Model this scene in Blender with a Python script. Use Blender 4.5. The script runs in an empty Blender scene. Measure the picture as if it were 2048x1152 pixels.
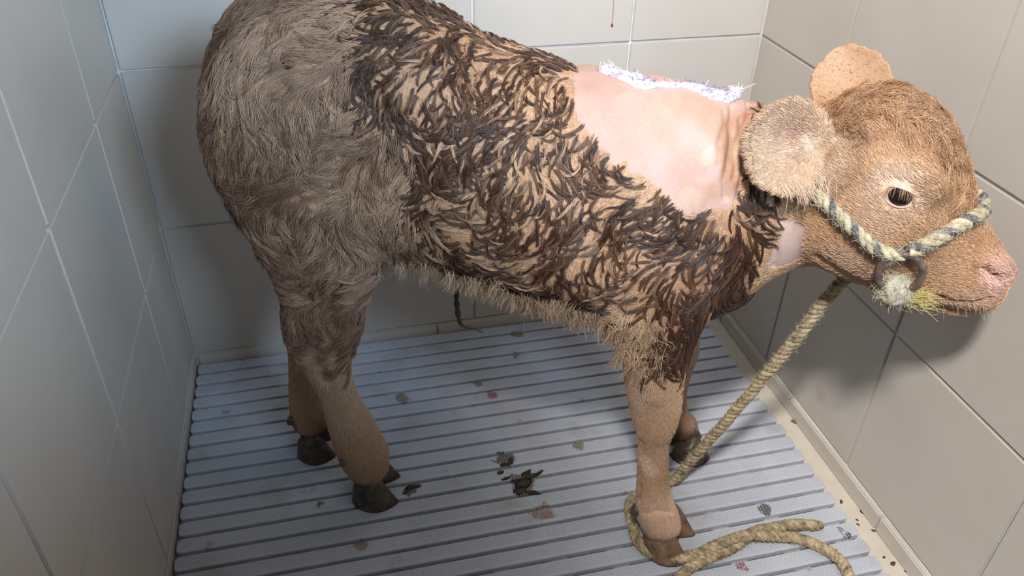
import bpy, bmesh, math, random
import numpy as np
from mathutils import Vector, Matrix, Euler
from mathutils.bvhtree import BVHTree

random.seed(7)
rng = np.random.default_rng(7)
scene = bpy.context.scene
C = scene.collection

# ------------------------------------------------------------------ camera
FPX = 1610.29
CAM = np.array([0.32677, -1.4479, 1.1497])
ROT = (0.96284, -0.022215, -0.23618)
cam_d = bpy.data.cameras.new('camera')
cam_d.sensor_width = 36.0
cam_d.lens = FPX * 36.0 / 2048.0
cam_d.clip_start = 0.02
cam = bpy.data.objects.new('camera', cam_d)
cam.location = CAM
cam.rotation_euler = ROT
C.objects.link(cam)
scene.camera = cam
RM = np.array(Euler(ROT, 'XYZ').to_matrix())

# ------------------------------------------------------------------ world and light
scene.view_settings.view_transform = 'Standard'
scene.view_settings.look = 'None'
scene.view_settings.gamma = 1.0
scene.view_settings.use_curve_mapping = False
scene.view_settings.exposure = 0.2

world = bpy.data.worlds.new('world')
scene.world = world
world.use_nodes = True
bg = world.node_tree.nodes['Background']
bg.inputs['Color'].default_value = (0.86, 0.93, 1.0, 1)
bg.inputs['Strength'].default_value = 0.09


def aim(o, target):
    d = Vector(target) - o.location
    o.rotation_euler = d.to_track_quat('-Z', 'Y').to_euler()


def area_light(name, loc, target, sx, sy, power, col):
    d = bpy.data.lights.new(name, 'AREA')
    d.shape = 'RECTANGLE'
    d.size = sx
    d.size_y = sy
    d.energy = power
    d.color = col
    o = bpy.data.objects.new(name, d)
    o.location = loc
    C.objects.link(o)
    aim(o, target)
    return o


# ceiling tube lamp beyond the left wall: the top of that wall throws the shade over the left half of the stall
area_light('ceiling_lamp_offscreen', (-0.39, -2.35, 3.25), (1.0, -0.5, 0.3), 0.28, 0.28, 160.0, (1.0, 0.935, 0.875))
# daylight from the open doorway, front right
area_light('doorway_daylight_offscreen', (1.35, -2.9, 2.0), (0.05, -0.2, 0.75), 0.8, 0.6, 86.0, (0.54, 0.75, 1.0))

# ------------------------------------------------------------------ pixel helpers (2048 x 1152 photograph)
def ray(px, py):
    d = np.array([(px - 1024.0) / FPX, (576.0 - py) / FPX, -1.0])
    return RM @ d


def project(P):
    d = (np.asarray(P, float) - CAM) @ RM
    return np.stack([1024 + FPX * d[..., 0] / -d[..., 2], 576 - FPX * d[..., 1] / -d[..., 2]], -1)


def on_floor(px, py, z=0.0):
    d = ray(px, py)
    t = (z - CAM[2]) / d[2]
    return CAM + t * d


def on_vplane(px, py, org, nrm):
    d = ray(px, py)
    t = np.dot(np.asarray(org) - CAM[:2], nrm) / np.dot(d[:2], nrm)
    return CAM + t * d


# ------------------------------------------------------------------ object helpers
def mesh_obj(name, verts, faces, mat, parent=None, smooth=False):
    me = bpy.data.meshes.new(name)
    me.from_pydata([tuple(v) for v in verts], [], faces)
    me.update()
    if smooth:
        me.polygons.foreach_set('use_smooth', [True] * len(me.polygons))
    if mat:
        me.materials.append(mat)
    o = bpy.data.objects.new(name, me)
    C.objects.link(o)
    if parent:
        o.parent = parent
    return o


def bm_obj(name, bm, mat, parent=None, smooth=False):
    me = bpy.data.meshes.new(name)
    bm.to_mesh(me)
    bm.free()
    if smooth:
        me.polygons.foreach_set('use_smooth', [True] * len(me.polygons))
    if mat:
        me.materials.append(mat)
    o = bpy.data.objects.new(name, me)
    C.objects.link(o)
    if parent:
        o.parent = parent
    return o


def empty(name, loc=(0, 0, 0), parent=None):
    o = bpy.data.objects.new(name, None)
    o.location = loc
    o.empty_display_size = 0.05
    C.objects.link(o)
    if parent:
        o.parent = parent
    return o


def tag(o, label=None, cat=None, group=None, kind=None):
    if label: o['label'] = label
    if cat: o['category'] = cat
    if group: o['group'] = group
    if kind: o['kind'] = kind
    return o


def box_mesh(name, sx, sy, sz, bevel, mat, segs=2):
    bm = bmesh.new()
    bmesh.ops.create_cube(bm, size=1.0)
    bmesh.ops.scale(bm, vec=(sx, sy, sz), verts=bm.verts)
    if bevel > 0:
        bmesh.ops.bevel(bm, geom=bm.edges[:], offset=bevel, segments=segs, affect='EDGES')
    me = bpy.data.meshes.new(name)
    bm.to_mesh(me)
    bm.free()
    me.materials.append(mat)
    return me


# ------------------------------------------------------------------ materials
def mat_new(name, col, rough=0.5, spec=0.5):
    m = bpy.data.materials.new(name)
    m.use_nodes = True
    nt = m.node_tree
    b = nt.nodes['Principled BSDF']
    b.inputs['Base Color'].default_value = (*col, 1)
    b.inputs['Roughness'].default_value = rough
    b.inputs['Specular IOR Level'].default_value = spec
    return m, nt, b


def node(nt, typ, **kw):
    n = nt.nodes.new(typ)
    for k, v in kw.items():
        if k.startswith('i_'):
            n.inputs[k[2:].replace('_', ' ')].default_value = v
        else:
            setattr(n, k, v)
    return n


def ramp(nt, fac, stops):
    r = nt.nodes.new('ShaderNodeValToRGB')
    while len(r.color_ramp.elements) < len(stops):
        r.color_ramp.elements.new(0.5)
    for e, (p, c) in zip(r.color_ramp.elements, stops):
        e.position = p
        e.color = (*c, 1) if len(c) == 3 else c
    nt.links.new(fac, r.inputs['Fac'])
    return r


def mix(nt, fac, a, b, blend='MIX'):
    m = nt.nodes.new('ShaderNodeMix')
    m.data_type = 'RGBA'
    m.blend_type = blend
    for sock, v in ((m.inputs[0], fac), (m.inputs[6], a), (m.inputs[7], b)):
        if isinstance(v, (float, int)):
            sock.default_value = v
        elif isinstance(v, tuple):
            sock.default_value = (*v, 1)
        else:
            nt.links.new(v, sock)
    return m.outputs[2]


def coords(nt, kind='Object'):
    if kind == 'World':
        return nt.nodes.new('ShaderNodeNewGeometry').outputs['Position']
    return nt.nodes.new('ShaderNodeTexCoord').outputs[kind]


def noise(nt, co, scale, detail=3.0, rough=0.5):
    n = node(nt, 'ShaderNodeTexNoise', i_Scale=scale, i_Detail=detail, i_Roughness=rough)
    nt.links.new(co, n.inputs['Vector'])
    return n.outputs['Fac']


def bump(nt, b, height, strength, dist):
    n = node(nt, 'ShaderNodeBump', i_Strength=strength, i_Distance=dist)
    nt.links.new(height, n.inputs['Height'])
    nt.links.new(n.outputs['Normal'], b.inputs['Normal'])
    return n


# glazed wall tile
M_TILE, nt, b = mat_new('wall_tile', (0.56, 0.52, 0.47), 0.3, 0.5)
co = coords(nt, 'World')
f1 = noise(nt, co, 5.0, 3.0)
c1 = ramp(nt, f1, [(0.3, (0.485, 0.452, 0.408)), (0.75, (0.53, 0.495, 0.448))])
sp_ = noise(nt, co, 90.0, 2.0, 0.6)
c2 = ramp(nt, sp_, [(0.74, (0, 0, 0)), (0.79, (0.5, 0.5, 0.5))])
colr = mix(nt, c2.outputs['Color'], c1.outputs['Color'], (0.33, 0.28, 0.22))
vm = node(nt, 'ShaderNodeVectorMath', operation='DISTANCE')
nt.links.new(co, vm.inputs[0])
dd_ = ray(1640, 790)
vm.inputs[1].default_value = tuple(CAM + dd_ * ((1.2 - CAM[0]) / dd_[0]))
mr = node(nt, 'ShaderNodeMapRange', i_From_Min=0.004, i_From_Max=0.022, i_To_Min=0.5, i_To_Max=0.0)
nt.links.new(vm.outputs['Value'], mr.inputs['Value'])
colr = mix(nt, mr.outputs[0], colr, (0.40, 0.30, 0.19))
nt.links.new(colr, b.inputs['Base Color'])
rr = node(nt, 'ShaderNodeMapRange', i_To_Min=0.24, i_To_Max=0.42)
nt.links.new(noise(nt, co, 14.0, 4.0), rr.inputs['Value'])
nt.links.new(rr.outputs[0], b.inputs['Roughness'])
bump(nt, b, noise(nt, co, 22.0, 2.0), 0.12, 0.002)

M_GROUT, nt, b = mat_new('grout', (0.62, 0.60, 0.57), 0.8, 0.2)
co = coords(nt, 'World')
c1 = ramp(nt, noise(nt, co, 12.0, 4.0), [(0.3, (0.60, 0.59, 0.57)), (0.7, (0.78, 0.77, 0.76))])
nt.links.new(c1.outputs['Color'], b.inputs['Base Color'])

# cream cast floor
M_FLOOR, nt, b = mat_new('cream_floor', (0.62, 0.54, 0.43), 0.55, 0.4)
co = coords(nt, 'World')
c1 = ramp(nt, noise(nt, co, 30.0, 4.0), [(0.3, (0.50, 0.455, 0.385)), (0.7, (0.56, 0.515, 0.44))])
c2 = ramp(nt, noise(nt, co, 60.0, 3.0, 0.7), [(0.68, (0, 0, 0)), (0.74, (0.7, 0.7, 0.7))])
nt.links.new(mix(nt, c2.outputs['Color'], c1.outputs['Color'], (0.30, 0.22, 0.13)), b.inputs['Base Color'])
bump(nt, b, noise(nt, co, 120.0, 3.0), 0.2, 0.001)

# grey-blue plastic slat with embossed grid, dirt and blood specks
M_SLAT, nt, b = mat_new('slat_plastic', (0.42, 0.47, 0.56), 0.36, 0.5)
co = coords(nt, 'World')
sep = node(nt, 'ShaderNodeSeparateXYZ')
nt.links.new(co, sep.inputs[0])


def mathn(nt, op, a, bb=None):
    n = node(nt, 'ShaderNodeMath', operation=op)
    for s, v in ((n.inputs[0], a), (n.inputs[1], bb)):
        if v is None: continue
        if isinstance(v, (int, float)): s.default_value = v
        else: nt.links.new(v, s)
    return n.outputs[0]


wx = mathn(nt, 'SINE', mathn(nt, 'MULTIPLY', sep.outputs['X'], 2 * math.pi / 0.0058))
wy = mathn(nt, 'SINE', mathn(nt, 'MULTIPLY', sep.outputs['Y'], 2 * math.pi / 0.0051))
band = mathn(nt, 'SINE', mathn(nt, 'MULTIPLY', mathn(nt, 'SUBTRACT', sep.outputs['Y'], 0.004), 2 * math.pi / 0.03553))
grid = mathn(nt, 'MULTIPLY', mathn(nt, 'MAXIMUM', wx, -0.35), mathn(nt, 'MAXIMUM', wy, -0.35))
gridh = mathn(nt, 'MULTIPLY', grid, mathn(nt, 'GREATER_THAN', band, -0.9))
c1 = ramp(nt, noise(nt, co, 9.0, 4.0), [(0.3, (0.42, 0.455, 0.525)), (0.7, (0.48, 0.515, 0.585))])
# thin soiled film, brown
soil = ramp(nt, noise(nt, co, 6.5, 5.0, 0.65), [(0.56, (0, 0, 0)), (0.74, (0.55, 0.55, 0.55))])
pit = ramp(nt, grid, [(0.0, (1, 1, 1)), (0.35, (0.25, 0.25, 0.25))])
soilf = mix(nt, 1.0, soil.outputs['Color'], pit.outputs['Color'], 'MULTIPLY')
colr = mix(nt, soilf, c1.outputs['Color'], (0.20, 0.15, 0.10))
# blood smears
bl = ramp(nt, noise(nt, co, 15.0, 4.0, 0.6), [(0.685, (0, 0, 0)), (0.72, (0.5, 0.5, 0.5))])
colr = mix(nt, bl.outputs['Color'], colr, (0.28, 0.05, 0.045))
# dark specks
sk = ramp(nt, noise(nt, co, 75.0, 3.0, 0.7), [(0.735, (0, 0, 0)), (0.76, (0.9, 0.9, 0.9))])
colr = mix(nt, sk.outputs['Color'], colr, (0.05, 0.04, 0.035))
stn = noise(nt, co, 46.0, 4.0, 0.65)


def stain(colr, px, py, r, c, thr, use_pit=True):
    q = on_floor(px, py, 0.018)
    vm = node(nt, 'ShaderNodeVectorMath', operation='DISTANCE')
    nt.links.new(co, vm.inputs[0])
    vm.inputs[1].default_value = tuple(q)
    mr = node(nt, 'ShaderNodeMapRange', i_From_Min=r * 0.3, i_From_Max=r, i_To_Min=0.28, i_To_Max=-0.25)
    nt.links.new(vm.outputs['Value'], mr.inputs['Value'])
    s_ = mathn(nt, 'ADD', mr.outputs[0], stn)
    if use_pit:
        s_ = mathn(nt, 'SUBTRACT', s_, mathn(nt, 'MULTIPLY', mathn(nt, 'MAXIMUM', grid, 0.0), 0.35))
    rp_ = ramp(nt, s_, [(thr, (0, 0, 0)), (thr + 0.07, (0.85, 0.85, 0.85))])
    return mix(nt, rp_.outputs['Color'], colr, c)


BLOOD, DUNG, OLIVE = (0.22, 0.04, 0.04), (0.045, 0.032, 0.02), (0.16, 0.13, 0.045)
for px, py, r, c, thr in ((955, 768, .022, BLOOD, .60), (985, 790, .025, BLOOD, .62), (1180, 652, .025, BLOOD, .66), (1085, 1022, .04, (0.22, 0.11, 0.06), .62), (1010, 917, .035, DUNG, .52), (1045, 965, .045, DUNG, .56),
                          (820, 978, .03, DUNG, .60), (1035, 668, .028, OLIVE, .60), (1030, 710, .022, OLIVE, .64), (640, 1010, .02, DUNG, .66), (805, 795, .03, (0.2, 0.14, 0.08), .62), (1155, 890, .03, OLIVE, .65),
                          (1530, 1018, .025, DUNG, .64), (1690, 1068, .025, DUNG, .64), (640, 918, .018, OLIVE, .6), (1480, 1130, .03, BLOOD, .70), (720, 1090, .03, (0.2, 0.14, 0.08), .64)):
    colr = stain(colr, px, py, r, c, thr)
nt.links.new(colr, b.inputs['Base Color'])
bump(nt, b, gridh, 0.55, 0.0013)

M_BAR, nt, b = mat_new('slat_underbar', (0.40, 0.36, 0.35), 0.6, 0.3)
co = coords(nt, 'World')
c1 = ramp(nt, noise(nt, co, 14.0, 4.0), [(0.35, (0.46, 0.45, 0.46)), (0.55, (0.36, 0.30, 0.28)), (0.72, (0.30, 0.13, 0.11))])
nt.links.new(c1.outputs['Color'], b.inputs['Base Color'])

# ------------------------------------------------------------------ the stall
W = 1.2
TILE = 0.310
BASE = 0.036                       # top of the skirting
ROWS = 7
FRONT = -1.56
JT = 0.0042                        # joint width
TOP = BASE + TILE * ROWS

floor = mesh_obj('floor', [(-0.05, FRONT, 0), (W + 0.05, FRONT, 0), (W + 0.05, 0.05, 0), (-0.05, 0.05, 0),
                           (-0.05, FRONT, -0.05), (W + 0.05, FRONT, -0.05), (W + 0.05, 0.05, -0.05), (-0.05, 0.05, -0.05)],
                 [(0, 1, 2, 3), (7, 6, 5, 4), (0, 4, 5, 1), (1, 5, 6, 2), (2, 6, 7, 3), (3, 7, 4, 0)], M_FLOOR)
tag(floor, 'cream cast floor under the grey slatted grating', kind='structure')


def slab(name, lo, hi, mat):
    lo, hi = np.array(lo), np.array(hi)
    me = box_mesh(name, *(hi - lo), 0, mat)
    o = bpy.data.objects.new(name, me)
    o.location = (lo + hi) / 2
    C.objects.link(o)
    return o


TT = 0.006
wall_back = tag(slab('wall_back', (-0.06, TT - 0.0010, 0), (W + 0.06, 0.06, TOP), M_GROUT), 'beige tiled back wall of the stall behind the calf', kind='structure')
wall_left = tag(slab('wall_left', (-0.06, FRONT - 1.24, 0), (-TT + 0.0010, 0.0, TOP), M_GROUT), 'beige tiled wall behind the calf hindquarters', kind='structure')  # unseen run past the stall front is added to stop lamp light leaking in
wall_right = tag(slab('wall_right', (W + TT - 0.0010, FRONT, 0), (W + 0.06, 0.0, TOP), M_GROUT), 'beige tiled wall beside the calf muzzle', kind='structure')
front_light_blocker = tag(slab('front_light_blocker', (-0.06, FRONT - 0.05, 0), (W + 0.06, FRONT, 1.10), M_GROUT), 'added low front wall, out of view, blocking daylight', kind='structure')  # added behind the camera to keep doorway daylight off the floor
tile_cache = {}


def tile(parent, axis, a0, a1, z0, z1, depth_pos, name='tile', prefix='tile', mat=None, thick=TT, bev=0.0016, jt=JT):
    mat = mat or M_TILE
    key = (axis, round(a1 - a0, 4), round(z1 - z0, 4), thick)
    sx, sz = a1 - a0 - jt, z1 - z0 - JT
    if key not in tile_cache:
        dims = (sx, thick, sz) if axis == 'x' else (thick, sx, sz)
        tile_cache[key] = box_mesh(prefix, *dims, bev, mat)
    o = bpy.data.objects.new(name, tile_cache[key])
    ca, cz = (a0 + a1) / 2, (z0 + z1) / 2
    pos = (ca, depth_pos, cz) if axis == 'x' else (depth_pos, ca, cz)
    C.objects.link(o)
    o.parent = parent
    o.matrix_parent_inverse = Matrix.Translation(-Vector(parent.location))
    jit = 0.0004
    o.location = (pos[0] + random.uniform(-jit, jit) * (axis != 'x'), pos[1] + random.uniform(-jit, jit) * (axis == 'x'), pos[2])
    return o


def joints(start, first, end):
    out = [start]
    v = first
    while v > end + 0.02:
        out.append(v)
        v -= TILE
    out.append(end)
    return out


xb = [0.0, 0.3017, 0.6117, 0.9217, W]
yl = joints(0.0, -0.2215, FRONT - 1.24)
yr = joints(0.0, -0.2755, FRONT)
for r in range(ROWS):
    z0, z1 = BASE + r * TILE, BASE + (r + 1) * TILE
    for i in range(4):
        tile(wall_back, 'x', xb[i], xb[i + 1], z0, z1, TT / 2)
    for i in range(len(yl) - 1):
        tile(wall_left, 'y', yl[i + 1], yl[i], z0, z1, -TT / 2)
    for i in range(len(yr) - 1):
        tile(wall_right, 'y', yr[i + 1], yr[i], z0, z1, W + TT / 2)

for r in range(4):
    z0, z1 = BASE + r * TILE, min(BASE + (r + 1) * TILE, 1.10)
    for i in range(4):
        tile(front_light_blocker, 'x', xb[i], xb[i + 1], z0, z1, FRONT + TT / 2)
# skirting tiles
SK = 0.009
bb = tag(slab('baseboard_back', (0, 0.0, 0.0), (W, 0.0035, BASE - 0.001), M_GROUT), 'low tiled skirting along the back wall', kind='structure')
bl_ = tag(slab('baseboard_left', (-0.0035, FRONT, 0.0), (0.0, 0, BASE - 0.001), M_GROUT), 'low tiled skirting along the wall behind the hindquarters', kind='structure')
br = tag(slab('baseboard_right', (W, FRONT, 0.0), (W + 0.0035, 0, BASE - 0.001), M_GROUT), 'low tiled skirting along the wall beside the cream floor strip', kind='structure')
xs = [SK, 0.215, 0.525, 0.835, 1.145, W - SK]
for i in range(len(xs) - 1):
    tile(bb, 'x', xs[i], xs[i + 1], -0.002, BASE + 0.002, -SK / 2, thick=SK, bev=0.0025, jt=0.0012)
ys = joints(0.0, -0.08, FRONT)
for i in range(len(ys) - 1):
    tile(bl_, 'y', ys[i + 1], ys[i], -0.002, BASE + 0.002, 0.0022, thick=0.0044, bev=0.0012, jt=0.0012)
ys = joints(0.0, -0.085, FRONT)
for i in range(len(ys) - 1):
    tile(br, 'y', ys[i + 1], ys[i], -0.002, BASE + 0.002, W - SK / 2, thick=SK, bev=0.0025, jt=0.0012)

# ------------------------------------------------------------------ slatted grating
PITCH = 0.03553
SLW = 0.0285
SLZ = 0.018
SX0, SX1 = 0.0075, 1.148
grating = tag(empty('slatted_grating', (0.58, -0.75, 0)), 'grey-blue plastic slatted grating covering the stall floor', 'floor grating')


def slat_mesh():
    bm = bmesh.new()
    L, Wd, r = SX1 - SX0, SLW, 0.0075
    pts = []
    for cx, cy, a0 in ((L / 2 - r, Wd / 2 - r, 0), (-L / 2 + r, Wd / 2 - r, 90), (-L / 2 + r, -Wd / 2 + r, 180), (L / 2 - r, -Wd / 2 + r, 270)):
        for k in range(5):
            a = math.radians(a0 + 22.5 * k)
            pts.append((cx + r * math.cos(a), cy + r * math.sin(a)))
    layers = []
    for z, ins in ((-0.010, 0.0), (-0.0014, 0.0), (-0.0004, 0.0005), (0.0, 0.0016)):
        lay = []
        for x, y in pts:
            sx = (L / 2 - ins) / (L / 2)
            sy = (Wd / 2 - ins) / (Wd / 2)
            lay.append(bm.verts.new((x * sx, y * sy, z)))
        layers.append(lay)
    n = len(pts)
    for a, c in zip(layers, layers[1:]):
        for i in range(n):
            bm.faces.new((a[i], a[(i + 1) % n], c[(i + 1) % n], c[i]))
    bm.faces.new(layers[-1])
    bm.faces.new(list(reversed(layers[0])))
    me = bpy.data.meshes.new('slat')
    bm.to_mesh(me)
    bm.free()
    me.materials.append(M_SLAT)
    return me


sm = slat_mesh()
NSLAT = 42
inv = Matrix.Translation(-Vector(grating.location))
for i in range(NSLAT):
    o = bpy.data.objects.new('slat', sm)
    C.objects.link(o)
    o.parent = grating
    o.matrix_parent_inverse = inv
    o.location = ((SX0 + SX1) / 2 + random.uniform(-0.0008, 0.0008), -0.0160 - SLW / 2 - i * PITCH, SLZ + random.uniform(-0.0004, 0.0004))
bar = box_mesh('crossbar', 0.030, NSLAT * PITCH - 0.012, 0.0080, 0.001, M_BAR, 1)
nb = 12
for i in range(nb):
    o = bpy.data.objects.new('crossbar', bar)
    C.objects.link(o)
    o.parent = grating
    o.matrix_parent_inverse = inv
    o.location = (SX0 + 0.03 + i * (SX1 - SX0 - 0.06) / (nb - 1), -0.016 - NSLAT * PITCH / 2, 0.0040)

# ------------------------------------------------------------------ calf: planes and lofts
BO = np.array([0.3018, -0.3789])            # between the hind feet
BU = np.array([0.9473, -0.3204])            # body axis
BN = np.array([-0.3204, -0.9473])           # to the near flank
HO = np.array([0.905, -0.585])
HA = math.radians(-40)
HU = np.array([math.cos(HA), math.sin(HA)])
HN = np.array([math.sin(HA), -math.cos(HA)])
BU3, BN3, HU3, HN3 = (np.array([*v, 0.0]) for v in (BU, BN, HU, HN))


def B(px, py, off=0.0):
    return on_vplane(px, py, BO + BN * off, BN)


def H(px, py, off=0.0):
    return on_vplane(px, py, HO + HN * off, HN)


def K(px, py, off=0.0, k=0.5):
    """a plane turned between body and head"""
    n = BN * (1 - k) + HN * k
    n /= np.hypot(*n)
    o = BO + BU * (0.61) * 1.0
    o = o * (1 - k) + HO * k
    return on_vplane(px, py, o + n * off, n)


parts = []        # (verts, faces)


def ring_from(top, bot, plane, off, w=None, ratio=None, nrm=BN3, n=28, pw=2.0, sh=0.0):
    T, Bt = plane(*top, off), plane(*bot, off)
    Cc = (T + Bt) / 2
    U = (T - Bt) / np.linalg.norm(T - Bt)
    e = math.hypot(top[0] - bot[0], top[1] - bot[1]) / 2
    p0 = project(Cc)
    kU = (project(Cc + U * 0.01) - p0) / 0.01
    kN = (project(Cc + nrm * 0.01) - p0) / 0.01
    dU = kU / np.hypot(*kU)
    c = float(kN @ dU)
    k = float(np.hypot(*kU))
    if ratio is not None:
        h = e / math.sqrt(k * k + (ratio * c) ** 2)
        w = h * ratio
    else:
        h = math.sqrt(max(e * e - (w * c) ** 2, (0.45 * e) ** 2)) / k
    a = np.linspace(0, 2 * np.pi, n, endpoint=False)
    ca, sa = np.cos(a), np.sin(a)
    f = (np.abs(ca) ** pw + np.abs(sa) ** pw) ** (-1.0 / pw)
    return Cc + np.outer(h * ca * f, U) + np.outer(w * sa * f * (1 - sh * ca), nrm)


def loft(rings, sub=4):
    """smooth loft through rings (catmull-rom), rounded caps"""
    R = np.array(rings)
    n = R.shape[1]
    P = np.concatenate([[2 * R[0] - R[1]], R, [2 * R[-1] - R[-2]]])
    out = []
    for i in range(1, len(P) - 2):
        for s in range(sub):
            t = s / sub
            a, b_, c_, d_ = P[i - 1], P[i], P[i + 1], P[i + 2]
            out.append(0.5 * (2 * b_ + (c_ - a) * t + (2 * a - 5 * b_ + 4 * c_ - d_) * t * t + (3 * b_ - a - 3 * c_ + d_) * t ** 3))
    out.append(P[-2])
    out = np.array(out)
    V = out.reshape(-1, 3)
    F = []
    m = len(out)
    for i in range(m - 1):
        for j in range(n):
            F.append((i * n + j, i * n + (j + 1) % n, (i + 1) * n + (j + 1) % n, (i + 1) * n + j))
    V = np.concatenate([V, [out[0].mean(0), out[-1].mean(0)]])
    for j in range(n):
        F.append((m * n, (j + 1) % n, j))
        F.append((m * n + 1, (m - 1) * n + j, (m - 1) * n + (j + 1) % n))
    parts.append((V, F))


def ellipsoid(c, axes, n=20):
    """axes: three vectors (radius included)"""
    V, F = [], []
    for i in range(n + 1):
        th = math.pi * i / n
        for j in range(n):
            ph = 2 * math.pi * j / n
            V.append(c + axes[0] * math.sin(th) * math.cos(ph) + axes[1] * math.sin(th) * math.sin(ph) + axes[2] * math.cos(th))
    for i in range(n):
        for j in range(n):
            F.append((i * n + j, (i + 1) * n + j, (i + 1) * n + (j + 1) % n, i * n + (j + 1) % n))
    parts.append((np.array(V), F))


Z3 = np.array([0, 0, 1.0])
# trunk, from the pin bones to the brisket : top pixel, bottom pixel, half width
loft([ring_from(t, bt, B, 0, w, pw=2.2, sh=s) for t, bt, w, s in [
    ((432, 130), (432, 250), 0.035, 0), ((450, 80), (462, 335), 0.085, 0), ((500, 18), (520, 420), 0.118, 0), ((590, -12), (610, 470), 0.128, 0),
    ((700, -16), (705, 490), 0.132, 0.05), ((800, -8), (790, 498), 0.133, 0.1), ((880, 16), (880, 505), 0.136, 0.12), ((980, 62), (960, 528), 0.142, 0.15),
    ((1070, 92), (1050, 556), 0.146, 0.18), ((1150, 118), (1140, 582), 0.146, 0.22), ((1240, 128), (1230, 606), 0.138, 0.25), ((1320, 146), (1320, 622), 0.122, 0.2),
    ((1400, 190), (1410, 622), 0.105, 0.1), ((1460, 300), (1480, 600), 0.080, 0), ((1500, 400), (1515, 560), 0.045, 0)]])
# neck
loft([ring_from(t, bt, pl, 0, w, nrm=nr, pw=2.1) for t, bt, w, pl, nr in [
    ((1190, 185), (1290, 540), 0.070, B, BN3), ((1290, 140), (1400, 590), 0.100, B, BN3), ((1390, 158), (1470, 585), 0.098, B, BN3),
    ((1470, 186), (1525, 560), 0.086, lambda x, y, o: K(x, y, o, .25), BN3 * .75 + HN3 * .25), ((1535, 208), (1575, 540), 0.078, lambda x, y, o: K(x, y, o, .5), BN3 * .5 + HN3 * .5),
    ((1600, 212), (1610, 528), 0.074, lambda x, y, o: K(x, y, o, .8), BN3 * .2 + HN3 * .8), ((1680, 205), (1650, 525), 0.074, H, HN3)]])
# head
loft([ring_from(t, bt, H, 0, w, nrm=HN3, pw=2.15, sh=s) for t, bt, w, s in [
    ((1640, 225), (1590, 480), 0.062, 0), ((1715, 196), (1610, 512), 0.080, 0), ((1810, 180), (1645, 528), 0.090, 0.0), ((1880, 216), (1690, 548), 0.094, -0.05), ((1925, 285), (1738, 562), 0.088, -0.05),
    ((1945, 365), (1792, 577), 0.074, 0.0), ((1968, 430), (1840, 588), 0.062, 0.05), ((2000, 478), (1893, 600), 0.0565, 0.0), ((2024, 513), (1940, 607), 0.054, 0), ((2029, 540), (1972, 603), 0.046, 0), ((2020, 560), (1990, 590), 0.026, 0)]])
# lower lip
loft([ring_from(t, bt, H, 0, w, nrm=HN3) for t, bt, w in [((1860, 575), (1850, 602), .03), ((1900, 588), (1895, 613), .037), ((1945, 594), (1940, 619), .036), ((1975, 593), (1978, 612), .026)]])
# muzzle sides (nostril wings)
for sgn in (1, -1):
    ellipsoid(H(1985, 545, 0.030 * sgn), [HU3 * 0.028, HN3 * 0.022, Z3 * 0.027])
    # brow and eyeball fullness
    ellipsoid(H(1812, 372, 0.068 * sgn), [HU3 * 0.045, HN3 * 0.024, Z3 * 0.038])
    # cheek muscle
    ellipsoid(H(1700, 440, 0.052 * sgn), [HU3 * 0.06, HN3 * 0.036, Z3 * 0.055])
# poll
ellipsoid(H(1775, 238, 0), [HU3 * 0.06, HN3 * 0.068, Z3 * 0.034])


def leg(rows, plane=B, nrm=BN3, ratio=0.9):
    loft([ring_from(l, r, plane, off, ratio=(q if q else ratio), nrm=nrm) for l, r, off, q in rows])


# near hind leg
leg([((425, 190), (790, 120), 0.070, .38), ((432, 290), (815, 270), 0.085, .36), ((462, 385), (828, 385), 0.090, .38), ((505, 470), (805, 470), 0.088, .42), ((548, 550), (762, 540), 0.084, .5),
     ((566, 612), (742, 598), 0.078, .55), ((569, 655), (724, 650), 0.072, .6), ((588, 703), (709, 694), 0.068, .65), ((617, 748), (701, 742), 0.065, .8), ((641, 795), (713, 788), 0.062, .85),
     ((657, 845), (738, 832), 0.060, .9), ((672, 893), (762, 876), 0.057, .95), ((686, 924), (776, 902), 0.055, .95), ((700, 944), (780, 920), 0.053, .95), ((712, 957), (780, 938), 0.052, .9)])
# far hind leg
leg([((440, 180), (740, 150), -0.07, .38), ((450, 320), (780, 320), -0.09, .36), ((520, 480), (740, 480), -0.085, .45), ((560, 580), (700, 570), -0.075, .5), ((572, 650), (668, 650), -0.065, .6),
     ((577, 700), (652, 700), -0.060, .8), ((579, 760), (645, 760), -0.055, .9), ((580, 805), (652, 800), -0.052, .95), ((584, 835), (662, 825), -0.05, 1.0), ((598, 853), (664, 840), -0.05, 1.0), ((606, 866), (664, 856), -0.05, .95)])
# near front leg
leg([((1200, 400), (1400, 390), 0.075, .45), ((1192, 500), (1425, 490), 0.090, .45), ((1198, 570), (1432, 565), 0.098, .5), ((1206, 620), (1418, 625), 0.102, .55), ((1218, 660), (1395, 672), 0.105, .65),
     ((1240, 705), (1376, 718), 0.108, .75), ((1250, 760), (1366, 768), 0.110, .82), ((1258, 805), (1362, 812), 0.111, .85), ((1268, 845), (1352, 852), 0.112, .9), ((1278, 885), (1337, 888), 0.113, .95),
     ((1277, 935), (1336, 938), 0.114, .95), ((1273, 985), (1340, 988), 0.115, .95), ((1274, 1020), (1350, 1018), 0.116, 1.0), ((1281, 1044), (1358, 1038), 0.116, .95), ((1290, 1064), (1360, 1056), 0.116, .9)])
# far front leg
leg([((1240, 420), (1400, 400), -0.075, .5), ((1270, 560), (1425, 560), -0.09, .5), ((1300, 640), (1400, 650), -0.10, .7), ((1318, 700), (1396, 705), -0.105, .8), ((1322, 745), (1380, 748), -0.108, .85),
     ((1326, 790), (1372, 790), -0.11, .95), ((1328, 830), (1376, 826), -0.112, .95), ((1334, 852), (1390, 842), -0.113, 1.0), ((1340, 868), (1396, 858), -0.113, .9)])
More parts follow.
